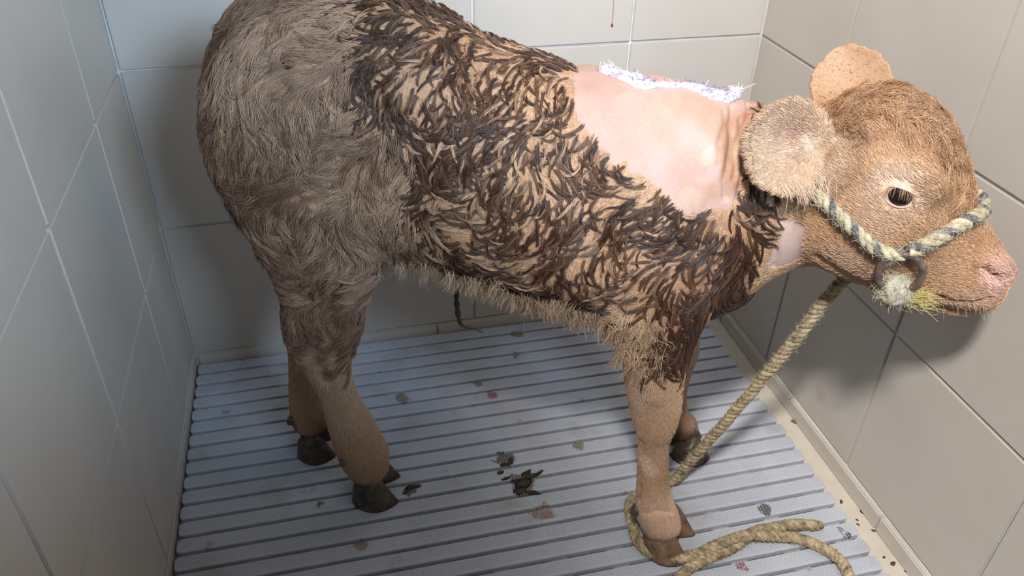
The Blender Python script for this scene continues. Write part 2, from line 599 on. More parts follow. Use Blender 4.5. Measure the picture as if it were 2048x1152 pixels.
# tail, lying along the back of the thighs
tl = [(560, -22, .0), (500, 0, .0), (447, 62, .0), (424, 150, .0), (417, 230, .0), (426, 310, .0), (452, 380, .005), (488, 450, .01), (512, 500, .01), (532, 540, .01)]
tr = [24, 22, 19, 17, 15, 14, 13, 12, 10, 6]
rings = []
for i, (x, y, off) in enumerate(tl):
    x0, y0 = tl[max(i - 1, 0)][:2]
    x1, y1 = tl[min(i + 1, len(tl) - 1)][:2]
    d = np.array([x1 - x0, y1 - y0], float)
    d /= np.hypot(*d)
    q = np.array([-d[1], d[0]]) * tr[i]
    rings.append(ring_from((x + q[0], y + q[1]), (x - q[0], y - q[1]), B, off, ratio=1.0))
loft(rings)


def ear(base, tip, wdir, face, halfw, cup, thick, prof):
    L = tip - base
    rows = []
    m = 17
    s = np.linspace(-1, 1, m)
    for t, k in prof:
        c_ = base + L * t
        hw = halfw * k
        front = c_ + np.outer(s * hw, wdir) + np.outer(cup * (s ** 2 - 0.6) * min(1, k * 1.2), face)
        back = front[::-1] - np.outer(thick * (1.02 - (s[::-1]) ** 2) ** 0.5 + 0.0012, face)
        rows.append(np.concatenate([front, back]))
    loft(rows, 4)


# near ear, cupped open to the near side; far ear standing up behind the poll
def unit(v):
    return v / np.linalg.norm(v)


e_b, e_t = H(1662, 318, 0.062), H(1496, 272, 0.115)
L = unit(e_t - e_b)
fc = unit(CAM - (e_b + e_t) / 2 + np.array([-0.1, 0, 0.10]))
fc = unit(fc - L * (fc @ L))
wd = np.cross(fc, L)
NEAR_EAR = (e_b, e_t, wd, fc)
ear(e_b, e_t, wd, fc, 0.056, 0.010, 0.014, [(0.0, .42), (0.12, .68), (0.3, .96), (0.48, 1.03), (0.66, .98), (0.82, .80), (0.93, .52), (1.0, .16)])
def is_ear(P):
    d = P - (e_b + e_t) / 2
    near = (np.linalg.norm(d, axis=1) < 0.088) & (d @ NEAR_EAR[3] > -0.024)
    return near | (np.linalg.norm(P - (f_b + f_t) / 2, axis=1) < 0.082)


f_b, f_t = H(1716, 235, -0.060), H(1684, 88, -0.125)
L = unit(f_t - f_b)
ff = unit(CAM - f_b)
ff = unit(ff - L * (ff @ L))
wd = np.cross(ff, L)
ear(f_b, f_t, wd, ff, 0.050, 0.014, 0.010, [(0.0, .75), (0.2, .95), (0.4, 1.03), (0.6, .98), (0.78, .80), (0.92, .46), (1.0, .16)])

# ------------------------------------------------------------------ one continuous skin
VV, FF, o_ = [], [], 0
for V, F in parts:
    VV.append(V)
    FF += [tuple(i + o_ for i in f) for f in F]
    o_ += len(V)
me = bpy.data.meshes.new('raw')
me.from_pydata(np.concatenate(VV).tolist(), [], FF)
bm = bmesh.new()
bm.from_mesh(me)
bmesh.ops.remove_doubles(bm, verts=bm.verts, dist=1e-6)
bmesh.ops.recalc_face_normals(bm, faces=bm.faces)
bm.to_mesh(me)
bm.free()
raw = bpy.data.objects.new('raw', me)
C.objects.link(raw)
md = raw.modifiers.new('remesh', 'REMESH')
md.mode = 'VOXEL'
md.voxel_size = 0.0034
md.use_smooth_shade = True
ms = raw.modifiers.new('smooth', 'SMOOTH')
ms.factor = 0.5
ms.iterations = 9
dg = bpy.context.evaluated_depsgraph_get()
body_me = bpy.data.meshes.new_from_object(raw.evaluated_get(dg))
bpy.data.objects.remove(raw)
nv = len(body_me.vertices)
X = np.empty(nv * 3, np.float32)
body_me.vertices.foreach_get('co', X)
X = X.reshape(-1, 3).astype(float)

# ------------------------------------------------------------------ smoothing and sculpting of the skin
ed = np.empty(len(body_me.edges) * 2, np.int32)
body_me.edges.foreach_get('vertices', ed)
ed = ed.reshape(-1, 2)
deg = np.bincount(ed.ravel(), minlength=nv).astype(float)


def lap(Y):
    out = np.empty_like(Y)
    for k in range(Y.shape[1]):
        out[:, k] = np.bincount(ed[:, 0], Y[ed[:, 1], k], nv) + np.bincount(ed[:, 1], Y[ed[:, 0], k], nv)
    return out / deg[:, None]


def frames(X):
    q = X[:, :2] - BO
    h = X[:, :2] - HO
    return q @ BU, q @ BN, h @ HU, h @ HN, X[:, 2]


bu, bs, hu, hs, z = frames(X)


def sstep(v, a, b_):
    t = np.clip((v - a) / (b_ - a), 0, 1)
    return t * t * (3 - 2 * t)


headw = sstep(hu, 0.0, 0.04) * sstep(z, 0.40, 0.45)
trunkw = sstep(z, 0.36, 0.46) * (1 - headw)
tailw = sstep(bu, -0.11, -0.125)
sw = (0.08 + 0.92 * trunkw * (1 - 0.8 * tailw))[:, None]
d_ear = np.minimum(np.linalg.norm(X - (e_b + e_t) / 2, axis=1), np.linalg.norm(X - (f_b + f_t) / 2, axis=1))
sw = sw * sstep(d_ear, 0.07, 0.11)[:, None]
sw_head = (0.35 * headw * sstep(d_ear, 0.07, 0.10))[:, None]
for it in range(70):
    LX = lap(X)
    X = X + 0.6 * sw * (LX - X)
    if it < 45:
        X = X + 0.6 * sw_head * (lap(X) - X)


def set_co():
    body_me.vertices.foreach_set('co', X.astype(np.float32).ravel())
    body_me.update()


def normals():
    N = np.empty(nv * 3, np.float32)
    body_me.vertices.foreach_get('normal', N)
    return N.reshape(-1, 3).astype(float)


set_co()
polys = [tuple(p.vertices) for p in body_me.polygons]
bvh = BVHTree.FromPolygons(X.tolist(), polys)


def hit(px, py):
    r = bvh.ray_cast(Vector(CAM), Vector(ray(px, py)).normalized())
    if r[0] is None:
        return None, None
    return np.array(r[0]), np.array(r[1])


_nr = np.random.default_rng(3)
_nd = [(_nr.normal(size=(10, 3)), _nr.uniform(0, 6.28, 10)) for _ in range(12)]


def vnoise(P, scale, ch=0):
    k, ph = _nd[ch]
    return np.sin((P * scale) @ k.T + ph).mean(1) * 2.0


N = normals()
bu, bs, hu, hs, z = frames(X)


def px_line_dist(P, pts, plane, off):
    """distance of points to a polyline given in photograph pixels on a plane of the animal"""
    L3 = np.array([plane(x, y, off) for x, y in pts])
    best = np.full(len(P), 9.0)
    for a, b_ in zip(L3, L3[1:]):
        d = b_ - a
        t = np.clip(((P - a) @ d) / (d @ d), 0, 1)
        best = np.minimum(best, np.linalg.norm(P - (a + t[:, None] * d), axis=1))
    return best


def surf_line(pts):
    return np.array([hit(x, y)[0] for x, y in pts])


def seg_dist(P, L3):
    best = np.full(len(P), 9.0)
    for a, b_ in zip(L3, L3[1:]):
        d = b_ - a
        t = np.clip(((P - a) @ d) / (d @ d + 1e-12), 0, 1)
        best = np.minimum(best, np.linalg.norm(P - (a + t[:, None] * d), axis=1))
    return best


def mirror_head(L3):
    L3 = np.array(L3, float)
    s = (L3[:, :2] - HO) @ HN
    return L3 - 2 * np.outer(s, HN3)


def mirror_body(L3):
    L3 = np.array(L3, float)
    s = (L3[:, :2] - BO) @ BN
    return L3 - 2 * np.outer(s, BN3)


def groove(L3, width, depth):
    global X
    d = seg_dist(X, L3)
    X = X - N * (depth * np.exp(-(d / width) ** 2))[:, None]


# skeleton reading through the skin: hip bone, ribs, shoulder blade, thigh muscle
for m in (0, 1):
    f = mirror_body if m else (lambda q: q)
    groove(f(surf_line([(760, 20), (830, 60), (868, 110)])), 0.016, -0.010)
    groove(f(surf_line([(700, 150), (790, 260), (840, 380), (850, 470)])), 0.028, 0.008)
    groove(f(surf_line([(1180, 200), (1230, 330), (1330, 470)])), 0.022, -0.007)
    groove(f(surf_line([(1160, 330), (1180, 430), (1195, 520)])), 0.022, 0.007)
    for x in (900, 955, 1010, 1065):
        groove(f(surf_line([(x, 190), (x + 5, 300), (x - 12, 410)])), 0.010, -0.0025)
# hock and knee bones, tendons
groove(surf_line([(655, 720), (690, 800), (720, 880)]), 0.010, -0.002)
groove(surf_line([(628, 690), (650, 760)]), 0.010, 0.006)
groove(surf_line([(585, 640), (600, 690), (625, 730)]), 0.012, -0.005)
groove(surf_line([(650, 640), (672, 700), (690, 735)]), 0.012, 0.004)
groove(surf_line([(1300, 730), (1305, 790)]), 0.018, -0.004)
groove(surf_line([(1285, 880), (1282, 940), (1280, 1000)]), 0.004, 0.003)
groove(surf_line([(1290, 1025), (1315, 1018), (1340, 1022)]), 0.004, 0.003)
# folds of loose skin on the neck
for x, w_, d_, a_, b_ in ((1438, .003, .003, 225, 330), (1455, .0045, .0055, 214, 395), (1470, .0028, .0045, 235, 360), (1484, .0036, .0065, 210, 400), (1497, .0028, .005, 216, 340), (1510, .004, .007, 214, 400)):
    ys_ = np.linspace(a_, b_, 6)
    L3 = surf_line([(x + 12 * (1 - k / 5) - 5 * k / 5 + 4 * math.sin(k * 1.9 + x), y_) for k, y_ in enumerate(ys_)])
    groove(L3, w_, d_)
    groove(mirror_body(L3), w_, d_)
groove(surf_line([(1548, 470), (1552, 510), (1548, 535)]), 0.004, 0.004)
# nostrils, mouth, jaw
for f in ((lambda q: q), mirror_head):
    groove(f(surf_line([(1972, 538), (1986, 552), (1998, 556)])), 0.0058, 0.016)
    groove(f(surf_line([(1868, 588), (1900, 600), (1945, 604), (1985, 597)])), 0.0035, 0.006)
    groove(f(surf_line([(1640, 515), (1690, 545), (1740, 568)])), 0.008, 0.004)
    groove(f(surf_line([(1745, 345), (1785, 325), (1830, 330), (1850, 350)])), 0.012, -0.004)
    groove(f(surf_line([(1850, 400), (1890, 430), (1920, 450)])), 0.014, 0.004)
# ear hollow
groove(surf_line([(1575, 262), (1600, 270), (1640, 300)]), 0.012, 0.006)
groove(surf_line([(1610, 310), (1645, 312)]), 0.006, 0.003)
groove(surf_line([(1590, 300), (1625, 280)]), 0.008, -0.004)
# small unevenness
X = X + N * ((vnoise(X, 34, 0) * 0.0016 + vnoise(X, 80, 1) * 0.0007) * (0.35 + 0.65 * trunkw))[:, None]
# feet end above the slats
X[:, 2] = np.maximum(X[:, 2], SLZ + 0.006)
set_co()
N = normals()
bvh = BVHTree.FromPolygons(X.tolist(), polys)
bu, bs, hu, hs, z = frames(X)

# ------------------------------------------------------------------ regions (in the animal's own side view)
def uz(px, py, off):
    p = B(px, py, off)
    return ((p[:2] - BO) @ BU, p[2])


def in_poly(u, v, poly):
    poly = np.array(poly)
    ins = np.zeros(len(u), bool)
    j = len(poly) - 1
    for i in range(len(poly)):
        (x0, y0), (x1, y1) = poly[i], poly[j]
        if y0 != y1:
            c = ((y0 > v) != (y1 > v)) & (u < (x1 - x0) * (v - y0) / (y1 - y0) + x0)
            ins ^= c
        j = i
    return ins


PATCH = [uz(x, y, 0.105) for x, y in [(1136, 60), (1138, 130), (1146, 215), (1160, 268), (1205, 298), (1250, 330), (1300, 368), (1345, 400), (1372, 428), (1420, 428), (1470, 424), (1486, 400), (1512, 350), (1530, 290), (1575, 230), (1600, 20)]]
def uz_hit(px, py):
    q, _ = hit(px, py)
    return ((q[:2] - BO) @ BU, q[2])


THROAT = [uz_hit(x, y) for x, y in [(1565, 440), (1590, 432), (1618, 470), (1640, 500), (1600, 522), (1550, 530), (1530, 522), (1548, 490)]]


def region(P, jit=0.006):
    """masks for points on the skin"""
    u, s, hu_, hs_, zz = frames(P)
    ju = u + vnoise(P, 120, 2) * jit
    jz = zz + vnoise(P, 120, 3) * jit
    head = sstep(hu_, -0.002, 0.022) * sstep(zz, 0.42, 0.46)
    patch = (in_poly(ju, jz, PATCH) & (zz > 0.4)).astype(float) * (head < 0.5) * (~is_ear(P))
    throat = (in_poly(ju, jz, THROAT) & (zz > 0.4)).astype(float) * (hu_ < 0.07)
    # rump: dry, soft coat behind a line from hip to flank
    lu = np.interp(zz, [uz(870, 520, .1)[1], uz(830, 400, .1)[1], uz(730, 250, .1)[1], uz(640, 60, .1)[1], 1.0],
                   [uz(870, 520, .1)[0], uz(830, 400, .1)[0], uz(730, 250, .1)[0], uz(640, 60, .1)[0], uz(600, 0, .1)[0]])
    rump = 1 - sstep(u + vnoise(P, 40, 4) * 0.03, lu - 0.03, lu + 0.05)
    front = u > 0.42
    zl = np.where(front, uz(1300, 705, .105)[1], uz(650, 690, .075)[1])
    legm = 1 - sstep(zz + vnoise(P, 60, 5) * 0.012, zl - np.where(front, 0.02, 0.05), zl + np.where(front, 0.02, 0.06))
    return dict(u=u, s=s, hu=hu_, hs=hs_, z=zz, head=head, patch=patch, throat=throat, rump=rump, leg=legm, front=front)


G = region(X)
belly_z = np.interp(bu, [uz(800, 520, .1)[0], uz(1000, 545, .1)[0], uz(1190, 600, .1)[0]], [uz(800, 505, .06)[1], uz(1000, 525, .06)[1], uz(1190, 575, .06)[1]])
belly_z = belly_z + 0.035 * sstep(bu, 0.66, 0.70)
belly = (1 - sstep(z, belly_z - 0.01, belly_z + 0.03)) * sstep(z, 0.36, 0.40) * sstep(bu, 0.10, 0.20) * (1 - sstep(bu, 0.47, 0.52) * (1 - sstep(bu, 0.66, 0.70))) * (1 - G['head'])


def lin(r, g, b_):
    c = np.array([r, g, b_]) / 255.0
    return np.where(c <= 0.04045, c / 12.92, ((c + 0.055) / 1.055) ** 2.4)


COL = np.tile(np.array([0.47, 0.30, 0.185]), (nv, 1))


def paint(mask, c):
    global COL
    m = np.clip(mask, 0, 1)[:, None]
    COL = COL * (1 - m) + np.array(c) * m


n1 = vnoise(X, 45, 6)
n2 = vnoise(X, 110, 7)
paint(0.5 + 0.5 * n1, (0.40, 0.235, 0.135))
paint(sstep(bu, .42, .56) * (1 - sstep(z, .58, .68)) * .8, (0.24, 0.125, 0.07))
paint(belly, (0.56, 0.40, 0.27))
paint(G['leg'] * (bu < 0.42), (0.50, 0.33, 0.215))
paint(G['leg'] * (bu > 0.42), (0.50, 0.33, 0.215))
paint(G['leg'] * (bu > 0.42) * (1 - sstep(z, 0.13, 0.20)) * (bs > 0), (0.64, 0.45, 0.33))
paint(G['head'], (0.54, 0.335, 0.195))
PK = (0.47, 0.305, 0.255)
paint(G['patch'], PK)
pm = G['patch']
paint(pm * sstep(n1, 0.0, 0.8) * 0.45, (0.44, 0.27, 0.20))


def blob(px, py, r, c, amt, f=0, both=True):
    q, _ = hit(px, py)
    for qq in ([q, mirror_body([q])[0]] if both else [q]):
        d = np.linalg.norm(X - qq, axis=1)
        paint(amt * (1 - sstep(d + n2 * r * 0.25, r * 0.45, r)), c)


def blobh(px, py, r, c, amt):
    q, _ = hit(px, py)
    for qq in (q, mirror_head([q])[0]):
        d = np.linalg.norm(X - qq, axis=1)
        paint(amt * (1 - sstep(d + n2 * r * 0.15, r * 0.4, r)), c)


for px, py, r, a in ((1400, 215, .035, .6), (1430, 240, .03, .7), (1460, 260, .03, .75), (1455, 320, .03, .75), (1450, 370, .028, .7), (1490, 250, .025, .7), (1380, 330, .035, .45), (1330, 260, .025, .4), (1390, 390, .03, .5), (1350, 200, .02, .4)):
    blob(px, py, r, (0.42, 0.245, 0.165), a)
for px, py, r in ((1480, 330, .02), (1500, 240, .018), (1490, 290, .018), (1505, 340, .016)):
    blob(px, py, r, (0.44, 0.19, 0.14), 0.6)
blob(1420, 310, .016, (0.55, 0.40, 0.31), 0.6)
blob(1380, 400, .02, (0.55, 0.40, 0.31), 0.4)
blob(1325, 265, .007, (0.40, 0.26, 0.16), 0.6)
blob(1240, 180, .012, (0.50, 0.24, 0.20), 0.5)
blob(1300, 195, .008, (0.55, 0.28, 0.2), 0.5)
paint(G['throat'], (0.56, 0.40, 0.34))
# head markings: pale ring round the eye, pink muzzle, pale jaw, reddish forehead
blobh(1795, 395, .052, (0.63, 0.44, 0.31), 0.85)
blobh(1790, 362, .028, (0.70, 0.52, 0.40), 0.7)
blobh(1755, 430, .04, (0.56, 0.38, 0.26), 0.5)
blobh(2005, 548, .030, (0.66, 0.43, 0.36), 0.9)
blobh(1995, 575, .022, (0.68, 0.46, 0.39), 0.8)
blobh(1940, 600, .03, (0.56, 0.39, 0.29), 0.6)
blobh(1700, 530, .05, (0.55, 0.38, 0.26), 0.6)
blobh(1890, 300, .05, (0.44, 0.25, 0.135), 0.7)
blobh(1820, 240, .06, (0.42, 0.235, 0.125), 0.7)
blobh(1895, 330, .022, (0.20, 0.11, 0.065), 0.65)
dn = np.linalg.norm(X - H(2040, 530, 0), axis=1)
paint((1 - sstep(dn, 0.012, 0.045)) * 0.8, (0.62, 0.40, 0.34))
# ears
dE = np.linalg.norm(X - (e_b + e_t) / 2, axis=1)
inner = (1 - sstep(dE, .06, .085)) * sstep(N @ NEAR_EAR[3], 0.2, 0.6)
paint(is_ear(X) * 1.0, (0.42, 0.255, 0.15))
paint(inner, (0.53, 0.37, 0.25))
blob(1590, 262, .026, (0.47, 0.29, 0.20), .6, both=False)
blob(1618, 285, .014, (0.70, 0.54, 0.41), .8, both=False)
blob(1596, 270, .012, (0.46, 0.25, 0.20), .6, both=False)
blob(1520, 330, .022, (0.48, 0.36, 0.25), .5, both=False)
blob(1278, 985, .010, (0.45, 0.22, 0.17), .7, both=False)
blob(1270, 790, .028, (0.62, 0.46, 0.36), .6, both=False)
blob(1295, 930, .022, (0.70, 0.54, 0.45), .6, both=False)
# dirty fetlocks and coronets
zc = 1 - sstep(z + n2 * 0.006, SLZ + 0.045, SLZ + 0.075)
paint(zc * 0.85, (0.09, 0.06, 0.04))
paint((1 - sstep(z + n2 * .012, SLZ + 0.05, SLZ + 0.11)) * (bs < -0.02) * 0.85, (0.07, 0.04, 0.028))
# tail brush
paint(tailw * (1 - sstep(z, 0.55, 0.64)) * 0.9, (0.06, 0.035, 0.025))

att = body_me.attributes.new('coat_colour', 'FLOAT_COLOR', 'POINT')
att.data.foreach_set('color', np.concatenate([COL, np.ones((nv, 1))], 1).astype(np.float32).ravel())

fa = body_me.attributes.new('fuzz', 'FLOAT', 'POINT')
fa.data.foreach_set('value', (1 - 0.6 * np.maximum(G['patch'], G['throat'])).astype(np.float32))
M_SKIN, nt, b = mat_new('calf_skin', (0.4, 0.25, 0.15), 0.55, 0.35)
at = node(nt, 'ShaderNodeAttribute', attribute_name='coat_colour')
co = coords(nt, 'World')
fz = ramp(nt, noise(nt, co, 260.0, 4.0, 0.65), [(0.3, (0.78, 0.76, 0.74)), (0.7, (1.12, 1.12, 1.12))])
fat = node(nt, 'ShaderNodeAttribute', attribute_name='fuzz')
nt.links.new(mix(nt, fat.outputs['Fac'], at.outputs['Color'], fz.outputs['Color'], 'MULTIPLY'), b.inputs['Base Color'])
bump(nt, b, noise(nt, co, 420.0, 3.0, 0.6), 0.25, 0.0015)

calf = tag(empty('calf', (0.59, -0.475, SLZ)), 'brown calf with wet curly coat and clipped pink neck, wearing a rope halter', 'calf')
cinv = Matrix.Translation(-Vector(calf.location))


def to_calf(o):
    o.parent = calf
    o.matrix_parent_inverse = cinv
    return o


body_me.materials.clear()
body_me.materials.append(M_SKIN)
body_me.polygons.foreach_set('use_smooth', [True] * len(body_me.polygons))
body_me.name = 'body'
body = bpy.data.objects.new('body', body_me)
C.objects.link(body)
to_calf(body)
body['label'] = 'brown furry calf body with pink clipped skin on the neck'

# ------------------------------------------------------------------ hooves
M_HOOF, nt, b = mat_new('hoof_horn', (0.06, 0.045, 0.035), 0.45, 0.45)
co = coords(nt, 'World')
c1 = ramp(nt, noise(nt, co, 55.0, 4.0), [(0.35, (0.035, 0.026, 0.02)), (0.6, (0.085, 0.062, 0.045)), (0.8, (0.20, 0.15, 0.10))])
nt.links.new(c1.outputs['Color'], b.inputs['Base Color'])
bump(nt, b, noise(nt, co, 160.0, 3.0), 0.4, 0.001)
M_HOOF2, nt, b = mat_new('hoof_horn_pale', (0.2, 0.14, 0.08), 0.5, 0.4)
co = coords(nt, 'World')
c1 = ramp(nt, noise(nt, co, 55.0, 4.0), [(0.3, (0.09, 0.06, 0.04)), (0.6, (0.20, 0.13, 0.075)), (0.8, (0.30, 0.20, 0.11))])
nt.links.new(c1.outputs['Color'], b.inputs['Base Color'])
bump(nt, b, noise(nt, co, 160.0, 3.0), 0.4, 0.001)


def claw(name, heel, toe, side, half, hgt, mat):
    """one cloven claw: heel and toe points on the slats, side = sideways unit vector to the outside"""
    d = toe - heel
    Ln = np.linalg.norm(d)
    d = d / Ln
    verts, faces = [], []
    n = 20
    lv = [0.0, 0.12, 0.4, 0.7, 0.95, 1.08, 1.12]
    for q, t in enumerate(lv):
        shr = 1.0 if q < 5 else (0.86 if q == 5 else 0.5)
        x_toe, x_heel = Ln * (1.0 - 0.36 * t), Ln * 0.06 * t
        cx_, hx_ = (x_toe + x_heel) / 2, (x_toe - x_heel) / 2 * shr
        for j in range(n):
            a = 2 * math.pi * j / n
            x, y = math.cos(a), math.sin(a)
            # pointed toe, flat inner side
            wv = half * (1 - 0.45 * max(0, x) ** 1.6) * (1 - 0.10 * t) * shr
            slope = 1 - 0.36 * (1 - (x + 1) / 2)
            verts.append(heel + d * (cx_ + x * hx_) + side * (y * wv * (1.0 if y > 0 else 0.62)) + Z3 * (hgt * t * slope))
    for i in range(len(lv) - 1):
        for j in range(n):
            faces.append((i * n + j, i * n + (j + 1) % n, (i + 1) * n + (j + 1) % n, (i + 1) * n + j))
    faces.append(tuple(range(n - 1, -1, -1)))
    faces.append(tuple((len(lv) - 1) * n + j for j in range(n)))
    return to_calf(mesh_obj(name, verts, faces, mat, smooth=True))


def foot(heel_px, toe_px, half, hgt, mat, spread=0.5, lift=0.0):
    a, c = on_floor(*heel_px, SLZ + 0.0006), on_floor(*toe_px, SLZ + 0.0006)
    d = unit(c - a)
    sd = np.array([-d[1], d[0], 0])
    for s in (1, -1):
        dv = unit(d + sd * s * 0.10)
        base = a + sd * s * half * 0.72
        claw('hoof', base, base + dv * np.linalg.norm(c - a), sd * s, half, hgt, mat)


def dewclaw(px, py, r, mat):
    q, n_ = hit(px, py)
    if q is None: return
    V, F = [], []
    m = 10
    ax = unit(n_ + np.array([0, 0, -0.9]))
    t1 = unit(np.cross(ax, [0.3, 0.9, 0.1]))
    t2 = np.cross(ax, t1)
    for k, (h_, rr_) in enumerate([(-0.3, 1.0), (0.3, 0.95), (0.9, 0.7), (1.2, 0.3)]):
        for j in range(m):
            a = 2 * math.pi * j / m
            V.append(q + ax * h_ * r * 1.2 + (t1 * math.cos(a) + t2 * math.sin(a)) * r * rr_)
    for i in range(3):
        for j in range(m):
            F.append((i * m + j, i * m + (j + 1) % m, (i + 1) * m + (j + 1) % m, (i + 1) * m + j))
    F.append(tuple(range(m - 1, -1, -1)))
    F.append(tuple(3 * m + j for j in range(m)))
    to_calf(mesh_obj('dewclaw', V, F, mat, smooth=True))


foot((706, 980), (800, 977), 0.029, 0.056, M_HOOF)
foot((598, 892), (676, 889), 0.028, 0.054, M_HOOF)
foot((1286, 1066), (1384, 1097), 0.029, 0.052, M_HOOF2)
foot((1336, 897), (1412, 894), 0.027, 0.052, M_HOOF)
dewclaw(585, 838, 0.009, M_HOOF)
dewclaw(1275, 1018, 0.010, M_HOOF)
dewclaw(688, 922, 0.007, M_HOOF)

# ------------------------------------------------------------------ eye
M_EYE, nt, b = mat_new('eye', (0.012, 0.009, 0.008), 0.06, 0.6)
co = coords(nt, 'World')
M_LID, nt, b = mat_new('eyelid_skin', (0.56, 0.36, 0.28), 0.4, 0.5)
co = coords(nt, 'World')
c1 = ramp(nt, noise(nt, co, 180.0, 3.0), [(0.3, (0.46, 0.27, 0.20)), (0.7, (0.60, 0.41, 0.32))])
nt.links.new(c1.outputs['Color'], b.inputs['Base Color'])
ep, en = hit(1799, 393)


def make_eye(ec, out, right, mirrored=False):
    up_ = unit(np.cross(right, out)) * (1 if not mirrored else -1)
    if up_[2] < 0: up_ = -up_
    V, F = [], []
    n = 28
    r = 0.0215
    for i in range(n // 2 + 1):
        th = math.pi * i / (n // 2)
        for j in range(n):
            ph = 2 * math.pi * j / n
            V.append(ec + r * (out * math.cos(th) + (right * math.cos(ph) + up_ * math.sin(ph)) * math.sin(th)))
    for i in range(n // 2):
        for j in range(n):
            F.append((i * n + j, (i + 1) * n + j, (i + 1) * n + (j + 1) % n, i * n + (j + 1) % n))
    e = to_calf(mesh_obj('eye', V, F, M_EYE, smooth=True))
    e['label'] = 'dark glossy eye'
    # lids: almond shell round the ball
    V, F = [], []
    m = 48
    rows = [(0.97, r + 0.0004), (1.0, r + 0.0018), (1.07, r + 0.0026), (1.20, r + 0.0024), (1.45, r + 0.0012), (1.75, r - 0.001), (2.1, r - 0.005)]
    for k, R_ in rows:
        for j in range(m):
            a = 2 * math.pi * j / m
            x = 0.0200 * math.cos(a)
            yy = math.sin(a)
            y = (0.0098 if yy > 0 else 0.0118) * yy * (1 - 0.25 * abs(math.cos(a)) ** 3) - 0.0015 * math.cos(a)
            x, y = x * (1 + (k - 1) * 0.62), y * k
            rho = min(math.hypot(x, y), R_ * 0.999)
            V.append(ec + right * x + up_ * y + out * math.sqrt(max(R_ * R_ - rho * rho, 0)))
    for i in range(len(rows) - 1):
        for j in range(m):
            F.append((i * m + j, i * m + (j + 1) % m, (i + 1) * m + (j + 1) % m, (i + 1) * m + j))
    ld = to_calf(mesh_obj('eyelid', V, F, M_LID, smooth=True))
    ld['label'] = 'pale pink eyelid rim'
    return up_


eout = unit(en * 0.5 + HN3 * 0.8 + np.array([0, 0, 0.10]))
r1, r2 = H(1766, 386, 0.07), H(1834, 402, 0.07)
eright = unit(r2 - r1)
eright = unit(eright - eout * (eright @ eout))
EC = ep - eout * 0.0185
eup = make_eye(EC, eout, eright)
mv = lambda v: v - 2 * (v @ HN3) * HN3
make_eye(mirror_head([EC])[0], mv(eout), mv(eright), True)

# ------------------------------------------------------------------ coat of hair
M_HAIR, nt, b = mat_new('calf_hair', (0.3, 0.18, 0.1), 0.42, 0.35)
at = node(nt, 'ShaderNodeAttribute', attribute_name='hair_colour')
nt.links.new(at.outputs['Color'], b.inputs['Base Color'])
M_WET, nt, b = mat_new('calf_wet_hair', (0.1, 0.05, 0.03), 0.36, 0.36)
at = node(nt, 'ShaderNodeAttribute', attribute_name='hair_colour')
nt.links.new(at.outputs['Color'], b.inputs['Base Color'])


def hair_obj(name, P, R_, col, mat):
    """P: (n, k, 3) strands, R_: (k,) or (n,k) radii, col: (n,3)"""
    n, k = P.shape[:2]
    hc = bpy.data.hair_curves.new(name)
    hc.add_curves([k] * n)
    hc.attributes['position'].data.foreach_set('vector', P.astype(np.float32).ravel())
    ra = hc.attributes.get('radius') or hc.attributes.new('radius', 'FLOAT', 'POINT')
    Rf = np.broadcast_to(R_, (n, k)).astype(np.float32)
    ra.data.foreach_set('value', np.ascontiguousarray(Rf).ravel())
    ca = hc.attributes.new('hair_colour', 'FLOAT_COLOR', 'CURVE')
    ca.data.foreach_set('color', np.concatenate([np.clip(col, 0.002, 1), np.ones((n, 1))], 1).astype(np.float32).ravel())
    hc.materials.append(mat)
    o = bpy.data.objects.new(name, hc)
    C.objects.link(o)
    return o


body_me.calc_loop_triangles()
tri = np.empty(len(body_me.loop_triangles) * 3, np.int32)
body_me.loop_triangles.foreach_get('vertices', tri)
tri = tri.reshape(-1, 3)
t_area = np.linalg.norm(np.cross(X[tri[:, 1]] - X[tri[:, 0]], X[tri[:, 2]] - X[tri[:, 0]]), axis=1) / 2


def sample(mask, density, far_keep=0.5):
    """mask per vertex 0..1, density per square metre"""
    near = np.where((bs > -0.03) | (hs > 0.0) * (G['head'] > .5), 1.0, far_keep)
    w = (mask * near)[tri].mean(1) * t_area
    n = int(w.sum() * density)
    ti = rng.choice(len(tri), n, p=w / w.sum())
    r1 = np.sqrt(rng.random(n))
    r2 = rng.random(n)
    a = np.stack([1 - r1, r1 * (1 - r2), r1 * r2], 1)
    P = (X[tri[ti]] * a[..., None]).sum(1)
    Nn = (N[tri[ti]] * a[..., None]).sum(1)
    Nn /= np.linalg.norm(Nn, axis=1, keepdims=True)
    Cc = (COL[tri[ti]] * a[..., None]).sum(1)
    return P, Nn, Cc


def tang(D, Nn):
    D = D - Nn * (D * Nn).sum(1, keepdims=True)
    return D / (np.linalg.norm(D, axis=1, keepdims=True) + 1e-9)


def rot(D, Nn, ang):
    c, s = np.cos(ang)[:, None], np.sin(ang)[:, None]
    return D * c + np.cross(Nn, D) * s


def fur(P, Nn, Cc, D, length, lift, k=4, bend=0.4, jitter=0.25, cvar=0.12):
    """short hair lying along D"""
    n = len(P)
    D = rot(tang(D, Nn), Nn, rng.normal(0, jitter, n))
    L = (length * rng.uniform(0.6, 1.25, n))[:, None, None]
    t = np.linspace(0, 1, k)[None, :, None]
    lf = (lift * rng.uniform(0.5, 1.5, n))[:, None, None]
    path = P[:, None] + L * (D[:, None] * (t * (1 - bend * 0.2) + 0.0) + Nn[:, None] * lf * (t - bend * t * t))
    col = Cc * rng.normal(1.0, cvar, n)[:, None]
    return path, col


